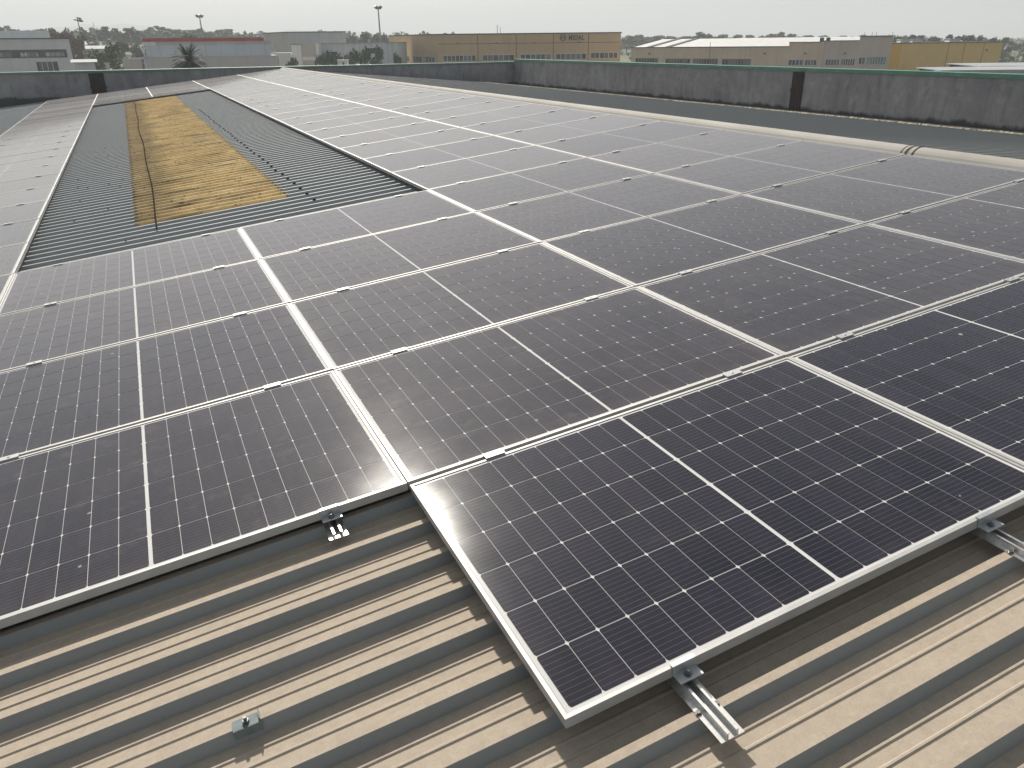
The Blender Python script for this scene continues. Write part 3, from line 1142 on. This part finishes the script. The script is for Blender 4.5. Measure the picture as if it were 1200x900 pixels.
b.tube([(12.2, -0.07, -1.0), (12.2, -0.07, 1.2)], 0.04, 6)
b.build('downpipe', M['pole'], bh)
b = MB()
for s in (32.3, 33.2, 33.7, 35.6):
    b.tube([(s, 0.6, 1.77), (s, 0.6, 2.2)], 0.025, 5)
b.build('roof_aerial', M['pole'], bh)

# yellow hall
P0, P1 = (115.77, 98.11), (133.27, 90.01)
yh, L = site('yellow_hall', 'yellow sheet clad hall with roof vents beside the beige hall', P0, P1)
b = MB()
b.prism([(2.45, 0), (L, 0), (L, 16), (2.45, 16)], 'z', ZG, 0.62)
b.build('wall', M['yellow'], yh)
b = MB()
b.box(-1.2, 2.44, -0.03, 16, ZG, 0.62)
b.build('corner_wall', M['yellow_deep'], yh)
b = MB()
b.box(-1.3, L + 0.15, -0.15, 16.1, 0.623, 0.76)
b.build('roof', M['fascia'], yh)
for s0, s1 in ((3.6, 5.0), (5.6, 7.2), (11.9, 13.6)):
    b = MB()
    b.prism([(s0 - 0.1, 0.762), (s1 + 0.1, 0.762), (s1, 1.22), (s0, 1.22)], 'y', 3.0, 4.6)
    b.box(s0 - 0.15, s1 + 0.15, 2.9, 4.7, 1.222, 1.30)
    b.build('roof_vent', M['grey_light'], yh)
b = MB()
for s in (10.3, 13.0, 16.2):
    b.box(s - 0.04, s + 0.04, -0.016, -0.003, ZG, 0.6)
b.box(16.6, 16.9, -0.2, -0.004, -0.6, -0.4)
b.build('panel_joint', M['fascia'], yh)

# canopy in front of it
for lab, P0, P1, x0, zt, dep in (('low grey flat roof just beyond the right wall, in front of the yellow hall', (63.94, 47.22), (80.0, 39.73), -3.3, -1.16, 5.0),
                                 ('second low roof with a pale edge behind the first, right of the yellow hall', (78.19, 53.84), (95.0, 46.0), 0.0, -1.24, 7.0)):
    cn, L = site('canopy', lab, P0, P1, 'canopy')
    b = MB()
    b.prism([(x0, zt - 0.32), (x0 + 0.2, zt - 0.36), (L, zt - 0.36), (L, zt - 0.05), (0.0, zt)], 'y', 0, 0.25)
    b.build('edge_beam', M['grey_cool'], cn)
    b = MB()
    b.prism([(0.26, zt - 0.10), (0.26, zt - 0.03), (dep, zt + 0.10), (dep, zt + 0.02)], 'x', 0.1, L)
    b.build('roof', M['grey_cool'], cn)
    b = MB()
    b.box(0.4, L, dep - 0.3, dep - 0.1, ZG, zt - 0.02)
    b.build('back_wall', M['louvre'], cn)
    for k in range(4):
        b = MB()
        b.box(0.3 + k * 4.0, 0.5 + k * 4.0, 0.04, 0.22, ZG, zt - 0.362)
        b.build('post', M['pole'], cn)

# grey hall, far left
P0, P1 = (-15.48, 104.75), (-5.69, 104.75)
gh, L = site('grey_hall', 'plain grey precast hall with a window band at the far left', P0, P1)
b = MB()
b.prism([(0, 0), (L, 0), (L - 0.8, 13), (0, 13)], 'z', ZG, 2.32)
b.build('wall', M['grey_hall'], gh)
b = MB()
b.prism([(-0.1, -0.1), (L + 0.06, -0.1), (L - 0.8, 13.1), (-0.1, 13.1)], 'z', 2.323, 2.43)
b.build('roof', M['fascia'], gh)
b = MB()
b.box(2.0, 9.3, -0.02, -0.004, 0.40, 1.24)
b.build('window_band', M['fascia'], gh)
for s0, s1, n in ((2.2, 3.9, 4), (4.65, 6.5, 5), (7.1, 9.1, 4)):
    window(gh, s0, s1, 0.46, 1.02, n, M['winframe_dark'], M['glass_pale'], y=-0.02, bar=0.10)
window(gh, 6.0, 8.2, -1.4, 0.03, 4, M['winframe'], M['glass'], bar=0.06)
P0, P1 = (-18.98, 131.72), (-9.20, 131.72)
lb, L = site('pale_blue_hall', 'pale blue roofed hall rising behind the grey hall at far left', P0, P1)
b = MB()
b.prism([(0, 0), (L, 0), (L - 1.2, 14), (0, 14)], 'z', ZG, 2.4)
b.build('wall', M['grey_light'], lb)
b = MB()
b.prism([(0, 0), (L, 0), (L - 0.25, 3), (0, 3)], 'z', 2.403, 3.62)
b.build('roof', M['blue_roof'], lb)

# hall with red fascia
P0, P1 = (1.56, 104.69), (17.00, 103.07)
rh, L = site('red_edged_hall', 'pale blue hall with a red roof edge behind the palm tree', P0, P1)
b = MB()
b.box(0.35, 15.3, 0, 9, ZG, 0.28)
b.build('plinth_wall', M['pinkish'], rh)
b = MB()
b.box(0.5, 14.5, -0.05, 9, 0.283, 1.55)
b.build('wall', M['blue_pale'], rh)
b = MB()
b.box(0.35, 1.7, -0.09, 9, 1.553, 1.95)
b.build('upper_end', M['white_wall'], rh)
b = MB()
b.box(1.701, 14.75, -0.07, 9, 1.553, 1.95)
b.build('upper_band', M['pinkish'], rh)
b = MB()
b.box(0.35, 13.9, -0.18, 9.1, 1.953, 2.30)
b.build('roof', M['red'], rh)
b = MB()
b.prism([(0.30, 0.3), (-0.25, 1.60), (-0.05, 1.60), (0.49, 0.3)], 'y', -0.2, 0.5)
b.box(-1.5, 0.3, -0.3, 0.6, 0.10, 0.22)
b.box(0.05, 0.34, -0.1, 0.4, ZG, 0.3)
b.build('side_fin', M['grey_light'], rh)
b = MB()
for k in range(8):
    b.box(2.0 + k * 1.7, 2.03 + k * 1.7, -0.062, -0.051, 0.3, 1.54)
b.build('panel_joint', M['grey_cool'], rh)

# big grey hall
P0, P1, PB = (26.84, 150.30), (36.67, 147.95), (24.41, 162.45)
bg, L = site('tall_grey_hall', 'tall blank grey hall with two tone walls in the middle distance', P0, P1)
ca, sa = math.cos(bg.rotation_euler.z), math.sin(bg.rotation_euler.z)
bx, by = PB[0] - P0[0], PB[1] - P0[1]
lx, ly = bx * ca + by * sa, -bx * sa + by * ca
b = MB()
b.prism([(0, 0), (L, 0), (L + lx, ly), (lx, ly)], 'z', ZG, 3.44)
b.build('wall', M['grey_cool'], bg)
b = MB()
b.prism([(-0.03, 0.03), (-0.005, 0.03), (lx - 0.005, ly), (lx - 0.03, ly)], 'z', ZG, 3.42)
b.build('side_cladding', M['grey_wall'], bg)
b = MB()
b.prism([(-0.1, -0.1), (L + 0.1, -0.1), (L + lx + 0.1, ly + 0.1), (lx - 0.1, ly + 0.1)], 'z', 3.443, 3.60)
b.build('roof', M['fascia'], bg)
b = MB()
b.prism([(-0.04, 1.6), (-0.031, 1.6), (lx * 0.55 - 0.031, ly * 0.55), (lx * 0.55 - 0.04, ly * 0.55)], 'z', 0.9, 1.55)
b.build('opening', M['louvre'], bg)

P0, P1 = (27.18, 128.10), (36.52, 123.78)
gl, L = site('low_grey_hall', 'low pale grey panelled hall behind the dark bushes', P0, P1)
b = MB()
b.box(0, L + 2, 0, 12, ZG, 1.55)
b.build('wall', M['grey_light'], gl)
b = MB()
b.box(-0.05, L + 2.1, -0.1, 12.1, 1.553, 1.68)
b.build('roof', M['grey_cool'], gl)
b = MB()
for k in range(14):
    b.box(0.5 + k * 0.85, 0.54 + k * 0.85, -0.014, -0.003, ZG, 1.54)
b.build('panel_joint', M['grey_cool'], gl)
for s0, s1, z0, z1 in ((1.45, 2.9, -0.6, 0.4), (7.5, 9.4, 0.1, 0.85)):
    b = MB()
    b.box(s0, s1, -0.03, -0.004, z0, z1)
    b.build('opening', M['louvre'], gl)
P0, P1 = (23.08, 127.80), (26.76, 126.10)
tw, L = site('white_block', 'small white stair tower and beige annex before the tall grey hall', P0, P1)
b = MB()
b.box(0, 1.45, 0, 6, ZG, 1.46)
b.build('tower_wall', M['white_wall'], tw)
b = MB()
b.box(1.452, 3.75, 0.15, 6, ZG, 1.52)
b.build('annex_wall', M['beige_grey'], tw)
b = MB()
b.box(3.752, 4.15, -0.1, 6, ZG, 1.55)
b.build('end_pier', M['white_wall'], tw)
b = MB()
b.box(1.5, 3.74, 0.10, 0.147, -0.75, -0.25)
b.build('plinth', M['white_wall'], tw)
b = MB()
b.box(-0.05, 1.452, -0.08, 6, 1.463, 1.55)
b.build('roof', M['fascia'], tw)
P0, P1 = (19.8, 129.3), (22.9, 127.9)
an, L = site('garage_annex', 'low grey annex with a dark gateway beside the white stair tower', P0, P1)
b = MB()
b.box(0, L, 0, 5, ZG, 0.35)
b.build('wall', M['grey_light'], an)
b = MB()
b.box(0.2, 1.4, -0.03, -0.004, -1.3, -0.25)
b.build('gateway', M['louvre'], an)
P0, P1 = (24.98, 107.08), (26.27, 106.49)
sh, L = site('white_shed', 'tiny white flat roofed shed in front of the dark bushes', P0, P1)
b = MB()
b.box(0.08, L - 0.08, 0.08, 1.2, ZG, -0.56)
b.build('wall', M['white_wall'], sh)
b = MB()
b.box(0, L, 0, 1.3, -0.557, -0.44)
b.build('roof', M['roof_white'], sh)
b = MB()
b.box(0.75, 0.95, 0.05, 0.077, -1.2, -0.72)
b.build('opening', M['louvre'], sh)
rnd = random.Random(3)
for i, (X, Y) in enumerate(((27.6, 105.7), (29.0, 105.0), (31.5, 104.0), (34.2, 102.8))):
    t = empty('roof_dome', '%s white roof dome behind the far wall, right of the white shed' % ['first', 'second', 'third', 'fourth'][i], 'roof dome', 'white roof domes beyond the far wall', (X, Y, -1.35))
    b = MB()
    for k in range(6):
        a0, a1 = math.pi * k / 6, math.pi * (k + 1) / 6
    b.prism([(0.62 * math.cos(math.pi * k / 8), 0.34 * math.sin(math.pi * k / 8)) for k in range(9)], 'y', -0.5, 0.5)
    b.build('dome_shell', M['roof_white'], t)
    b = MB()
    b.box(-0.66, 0.66, -0.54, 0.54, -5.75, -0.002)
    b.build('kerb', M['grey_light'], t)

# small roofs between the trees at left
for nm, lab, P0, P1, zt, dep, wm, rm in (
        ('open_shed', 'pale grey lean-to shed just right of the grey hall', (-5.1, 92.6), (-3.3, 92.6), 0.05, 1.6, 'grey_light', 'grey_light'),
        ('farm_house', 'low house with pale roof among the trees on the slope, left one', (-10.1, 209.8), (-7.4, 210.2), 2.0, 4, 'grey_light', 'grey_light'),
        ('farm_house', 'low house with pale roof among the trees on the slope, right one', (-7.6, 205.0), (-3.6, 205.7), 1.1, 4, 'grey_wall', 'grey_light'),
        ('yard_wall', 'pinkish yard wall standing left of the red edged hall', (-0.63, 112.4), (1.5, 112.4), -0.05, 0.3, 'pinkish', 'grey_light')):
    h, L = site(nm, lab, P0, P1, 'building' if nm != 'yard_wall' else 'wall')
    b = MB()
    b.box(0, L, 0, dep, ZG - 1, zt)
    b.build('wall', M[wm], h)
    b = MB()
    if nm == 'yard_wall':
        b.box(-0.05, L + 0.05, -0.05, dep + 0.05, zt + 0.002, zt + 0.1)
    else:
        b.prism([(-0.4, zt + 0.003), (dep + 0.4, zt + 0.003), (dep * 0.5, zt + 0.16 * dep)], 'x', -0.3, L + 0.3)
    b.build('roof', M[rm], h)
    if nm == 'farm_house':
        for k in (0.25, 0.7):
            window(h, L * k - 0.5, L * k + 0.5, zt - 1.8, zt - 0.7, 2, M['winframe'], M['glass'], bar=0.08)

# ------------------------------------------------------------------ masts


def light_mast(label, x, y, zt, head):
    t = empty('light_mast', label, 'light mast', 'floodlight masts', (x, y, ZG))
    H = zt - ZG
    b = MB()
    b.tube([(0, 0, 0), (0, 0, H * 0.5), (0, 0, H - 0.4)], [0.20, 0.15, 0.09], 8)
    b.build('pole', M['pole'], t)
    b = MB()
    b.tube([(-head * 0.5, 0, H - 0.35), (head * 0.5, 0, H - 0.35)], 0.06, 6)
    b.tube([(0, -head * 0.5, H - 0.35), (0, head * 0.5, H - 0.35)], 0.06, 6)
    b.tube([(head * 0.42 * math.cos(2 * math.pi * k / 12), head * 0.42 * math.sin(2 * math.pi * k / 12), H - 0.42) for k in range(13)], 0.05, 5, False)
    b.build('head_frame', M['pole'], t)
    for k in range(6):
        a = 2 * math.pi * k / 6 + 0.3
        cx, cy = head * 0.5 * math.cos(a), head * 0.5 * math.sin(a)
        b = MB()
        b.prism([(-0.12, -0.22), (0.12, -0.17), (0.17, 0.08), (-0.14, 0.13)], 'y', -0.17, 0.17)
        o = b.build('floodlight', M['pole'], t)
        o.location = (cx, cy, H - 0.12)
        o.rotation_euler = (0, 0.35, a)
    return t


light_mast('tall floodlight mast standing in front of the red edged hall', 12.6, 151.3, 6.3, 1.05)
light_mast('tallest floodlight mast, left of the ochre hall', 36.62, 125.94, 6.8, 0.95)
t = empty('radio_mast', 'thin faint radio mast above the trees at far left', 'mast', None, (-5.3, 220.3, ZG))
b = MB()
b.tube([(0, 0, 0), (0, 0, 9), (0, 0, 14.0)], [0.14, 0.09, 0.04], 6)
b.build('pole', M['pole'], t)
b = MB()
for k in range(3):
    b.box(-0.5, 0.5, -0.03, 0.03, 10.5 + k * 0.8, 10.56 + k * 0.8)
b.build('antenna', M['pole'], t)

# ------------------------------------------------------------------ vegetation


def crown_mesh(name, mat, seed, n, clumps, leaf, flat=1.0, wisp=0.0):
    """unit crown: radius about 1, z from 0 to about 2*flat; many small leaf faces in uneven clumps"""
    rg = random.Random(seed)
    b = MB()
    cl = []
    for i in range(clumps):
        th = rg.uniform(0, 2 * math.pi)
        zz = rg.uniform(0.1, 1.0)
        rr = (1 - abs(zz - 0.42) ** 1.6) * rg.uniform(0.35, 0.85)
        cl.append((rr * math.cos(th), rr * math.sin(th), zz * 2 * flat, rg.uniform(0.22, 0.42)))
    for i in range(n):
        c = rg.choice(cl)
        d = Vector((rg.gauss(0, 1), rg.gauss(0, 1), rg.gauss(0, 1)))
        d.normalize()
        rad = c[3] * (rg.random() ** 0.4) * (1 + wisp * (rg.random() ** 6) * 2)
        p = Vector((c[0] + d.x * rad, c[1] + d.y * rad, c[2] + d.z * rad * 0.8 * max(flat, 0.5)))
        a = Vector((rg.gauss(0, 1), rg.gauss(0, 1), rg.gauss(0, 0.7)))
        a.normalize()
        q = a.cross(Vector((rg.gauss(0, 1), rg.gauss(0, 1), rg.gauss(0, 1))))
        if q.length < 0.1:
            continue
        q.normalize()
        s = leaf * rg.uniform(0.6, 1.4)
        b.add([p - a * s, p + q * s * 0.7, p + a * s, p - q * s * 0.7], [(0, 1, 2, 3)])
    return b.mesh(name, mat)


def trunk_mesh(name, h, r, seed, limbs=4):
    """unit wide trunk of height h with limbs into the crown"""
    rg = random.Random(seed)
    b = MB()
    b.tube([(0, 0, 0), (rg.uniform(-.05, .05), 0.03, h * 0.5), (rg.uniform(-.06, .06), 0, h + 0.9)], [r, r * 0.75, r * 0.3], 7)
    for i in range(limbs):
        a = rg.uniform(0, 6.28)
        b.tube([(0, 0, h * rg.uniform(0.75, 1.0)), (0.3 * math.cos(a), 0.3 * math.sin(a), h + 0.45), (0.62 * math.cos(a), 0.62 * math.sin(a), h + rg.uniform(0.6, 1.1))], [r * 0.5, r * 0.35, r * 0.12], 5)
    return b.mesh(name, M['bark'])


KINDS = {
    'broad': [(crown_mesh('crown', M['leaf'], 11 + i, 1500, 15, 0.085), trunk_mesh('trunk', 0.7, 0.10, i)) for i in range(3)],
    'pine': [(crown_mesh('crown', M['pine'], 31 + i, 1300, 12, 0.080, 0.55), trunk_mesh('trunk', 1.1, 0.08, 10 + i)) for i in range(2)],
    'autumn': [(crown_mesh('crown', M['autumn'], 51, 1900, 18, 0.075, 0.95), trunk_mesh('trunk', 0.6, 0.09, 21))],
    'bush': [(crown_mesh('crown', M['leaf'], 61 + i, 2600, 20, 0.065, 0.8), trunk_mesh('trunk', 0.15, 0.07, 31 + i)) for i in range(2)],
}


def tree(name, kind, label, x, y, ztop, w, group=None, rg=random.Random(77), zb=None):
    cr, tr = rg.choice(KINDS[kind])
    z0 = terrain(x, y) if zb is None else zb
    hc = {'broad': 2.1, 'pine': 1.25, 'autumn': 2.0, 'bush': 1.7}[kind]
    ht = {'broad': 0.7, 'pine': 1.1, 'autumn': 0.6, 'bush': 0.15}[kind]
    H = max(ztop - z0, 2.0)
    t = empty(name, label, 'tree' if kind != 'bush' else 'bush', group, (x, y, z0), rg.uniform(0, 6.28))
    sz = H / (hc + ht)
    c = bpy.data.objects.new('crown', cr)
    k = bpy.data.objects.new('trunk', tr)
    for o in (c, k):
        COL.objects.link(o)
        o.parent = t
    c.location = (0, 0, ht * sz)
    c.scale = (w * 0.58, w * 0.58, sz)
    k.scale = (w * 0.4, w * 0.4, sz)
    return t


TREES = [(-8.6,265.9,5.7,3.7),(-6.3,275.8,5.6,4.5),(-4.1,285.8,7.2,3.8),(-1.6,295.7,6.9,3.3),(0.4,283.8,5.7,3.8),(2.7,277.2,6.6,4.3),(5.3,303.5,6.0,4.4),(8.8,323.9,6.6,2.7),(12.1,355.5,8.4,3.3),(14.6,354.3,8.9,3.7),(16.7,353.4,8.5,3.3),(15.6,298.8,6.2,4.4),(20.2,318.7,7.3,5.7),(22.0,306.8,6.3,5.2),(25.9,327.0,6.9,4.8),(27.7,315.2,6.1,4.7),(32.5,335.0,6.4,5.0),(38.5,354.3,7.9,4.9),(39.6,342.7,6.8,4.4),(41.8,330.7,5.7,4.6),(48.8,349.5,5.6,4.2),(13.8,211.4,4.0,5.3),(38.1,266.3,4.4,3.5),(-28.3,264.0,6.4,3.1),(-27.7,274.7,6.8,3.7),(-24.0,273.0,5.9,3.2),(-20.2,271.3,5.9,3.2),(-14.5,224.5,5.5,3.1),(59.3,234.5,3.6,3.7),(63.6,243.5,3.5,3.6),(60.2,223.0,4.2,3.8),(63.7,226.9,3.8,3.7),(67.2,230.8,3.6,3.2),(72.8,239.2,3.8,3.3),(180.3,277.6,3.4,5.9),(184.3,275.8,3.7,6.6),(195.2,281.7,3.7,6.8),(199.9,279.6,3.9,6.1),(198.6,269.2,3.2,5.9),(197.5,258.6,3.4,6.4),(189.0,240.5,3.8,5.3),(212.8,262.5,3.3,6.6),(218.3,260.0,3.3,6.6),(224.4,257.2,3.2,5.9),(222.9,246.9,3.1,5.7),(212.7,229.5,3.5,4.0),(223.6,235.5,3.0,5.5),(236.8,240.4,2.6,6.4),(242.7,237.7,2.7,5.7),(248.6,235.0,2.5,5.7),(262.5,239.6,2.5,5.1),(175.9,147.4,1.8,3.3),(182.5,149.9,1.8,3.4),(189.6,152.1,2.1,3.2),(187.7,147.4,1.5,3.4),(194.1,150.0,1.5,2.9),(187.1,142.2,2.1,3.0),(193.6,144.7,1.9,2.9),(186.6,136.9,1.9,2.5),(193.1,139.4,2.0,2.6),(195.3,138.4,1.8,2.3),(202.4,140.6,1.4,2.6),(209.7,142.8,1.1,2.7),(250.9,167.8,0.3,3.5),(263.5,173.0,-0.3,3.6)]
GRP = [(0, 23, 'skyline trees above the red edged hall and the slope left of it'), (23, 28, 'trees behind the pale blue hall at far left'), (28, 34, 'trees between the tall grey hall and the ochre hall'),
       (34, 51, 'skyline trees above the beige hall'), (51, 65, 'trees behind the yellow hall')]
LABS = {0: 'hazy tree on the skyline above the red edged hall', 23: 'hazy tree behind the pale blue hall at far left', 28: 'grey green tree between the tall grey hall and the ochre hall',
        34: 'hazy round tree on the skyline above the beige hall', 51: 'dark green tree standing behind the yellow hall'}
rgt = random.Random(4)
for a, bnd, grp in GRP:
    for i in range(a, bnd):
        x, y, zt, w = TREES[i]
        tree('tree' if a != 34 else 'tree', 'pine' if (i in (8, 9, 10, 2, 3, 5) or a == 51 and i % 2) else 'broad', LABS[a], x, y, zt, w * 1.5, grp)

tree('tree', 'broad', 'big dark green tree just beyond the far wall, right of the grey hall', -2.7, 125.4, 1.5, 4.9)
tree('tree', 'broad', 'rounded green tree left of the red edged hall', 1.2, 184.2, 2.1, 5.6)
tree('tree', 'broad', 'bushy tree behind the big dark green tree', 4.6, 168.0, 1.3, 5.2)
tree('tree', 'autumn', 'browning tree above the grey hall at far left', -9.8, 167.2, 4.4, 4.2)
tree('tree', 'autumn', 'small browning tree at the end of the grey hall', -7.2, 158.2, 3.2, 3.0)
t = empty('tree', 'tall thin ragged tree sticking up above the skyline at far left', 'tree', None, (-7.3, 188.1, terrain(-7.3, 188.1)))
b = MB()
b.tube([(0, 0, 0), (0.1, 0, 6), (0, 0, 12.8)], [0.25, 0.18, 0.06], 7)
b.build('trunk', M['bark'], t)
for zz, w, h in ((11.9, 0.95, 0.65), (10.3, 0.8, 0.55), (8.6, 1.0, 0.8)):
    o = bpy.data.objects.new('crown', KINDS['pine'][0][0])
    COL.objects.link(o)
    o.parent = t
    o.location = (0.15, 0, zz)
    o.scale = (w, w, h)
for i, (x, y, zt, w, lab) in enumerate(((25.4, 117.6, -0.05, 2.6, 'dark rounded bush at the left end of the row behind the white shed'), (27.2, 116.9, 0.15, 2.9, 'dark bush second from the left behind the white shed'),
                                       (29.0, 115.9, 0.30, 3.0, 'dark bush in the middle of the row behind the white shed'), (30.7, 115.1, 0.55, 2.8, 'dark bush second from the right in the row before the ochre hall'),
                                       (32.3, 112.8, 0.72, 2.9, 'dark tall bush at the right end of the row, beside the tallest mast'))):
    tree('bush', 'bush', lab, x, y, zt, w, 'dark bushes before the low grey hall', zb=ZG)
for x, y, zt, lab in ((37.6, 120.2, -0.2, 'small dark bush against the left end of the ochre hall'), (21.8, 120.5, -0.5, 'low green bush in front of the white stair tower'), (19.6, 112.0, -0.65, 'low green bush left of the white stair tower')):
    tree('bush', 'bush', lab, x, y, zt, 1.8, zb=ZG)

# squat palm
pm = empty('palm_tree', 'squat date palm in front of the red edged hall', 'palm tree', None, (4.5, 74.7, ZG))
b = MB()
b.tube([(0, 0, 0), (0, 0, 3.4), (0.05, 0, 7.1)], [0.34, 0.28, 0.30], 9)
b.build('trunk', M['bark'], pm)
b = MB()
rg = random.Random(8)
for i in range(110):
    az = rg.uniform(0, 2 * math.pi)
    el = R(rg.uniform(-30, 80))
    Lf = rg.uniform(1.35, 1.75)
    p = Vector((0.05, 0, 7.2))
    d = Vector((math.cos(az) * math.cos(el), math.sin(az) * math.cos(el), math.sin(el)))
    side = Vector((-math.sin(az), math.cos(az), 0))
    for k in range(9):
        q = p + d * (Lf / 9)
        d = (d + Vector((0, 0, -0.13))).normalized()
        up = side.cross(d)
        for s in (-1, 1):
            for h in (0.2, 0.7):
                base = p.lerp(q, h)
                lf = 0.34 * (1 - 0.55 * abs(k / 8 - 0.4))
                tip = base + side * s * lf * 0.75 + d * lf * 0.7 - up * 0.05
                b.add([base - d * 0.035, base + d * 0.035, tip], [(0, 1, 2)])
        b.add([p - side * 0.012, p + side * 0.012, q + side * 0.010, q - side * 0.010], [(0, 1, 2, 3)])
        p = q
b.build('crown', M['palm'], pm)

# the wooded slope and scrub that reads as one mass
wd = MB()
rg = random.Random(21)
cnt = 0
while cnt < 2600:
    az = R(rg.uniform(-16, 66))
    d = 190 * (1150 / 190.0) ** (rg.random() ** 0.8)
    x, y = d * math.sin(az), d * math.cos(az)
    dens = 0.5 + noise.noise(Vector((x * 0.013, y * 0.013, 7.7)))
    if rg.random() > dens * (0.75 if d < 300 else 1.2):
        continue
    if 165 < y < 214 and -14 < x < 1 or math.degrees(az) > 56 and d < 190:
        continue
    cnt += 1
    z = terrain(x, y)
    hh = rg.uniform(1.6, 4.6) * (1.0 if d > 300 else 0.75)
    ww = hh * rg.uniform(0.5, 0.9)
    for k in range(26):
        a = rg.uniform(0, 6.28)
        e = rg.random()
        rr = ww * math.sqrt(rg.random()) * (1 - abs(e - 0.4) * 0.9)
        p = Vector((x + rr * math.cos(a), y + rr * math.sin(a), z + e * hh))
        u = Vector((rg.gauss(0, 1), rg.gauss(0, 1), rg.gauss(0, 1))).normalized()
        v = u.cross(Vector((rg.gauss(0, 1), rg.gauss(0, 1), 0.3))).normalized()
        s = hh * rg.uniform(0.12, 0.24)
        wd.add([p - u * s, p + v * s, p + u * s, p - v * s], [(0, 1, 2, 3)])
tag(wd.build('woodland', M['leaf']), kind='stuff')
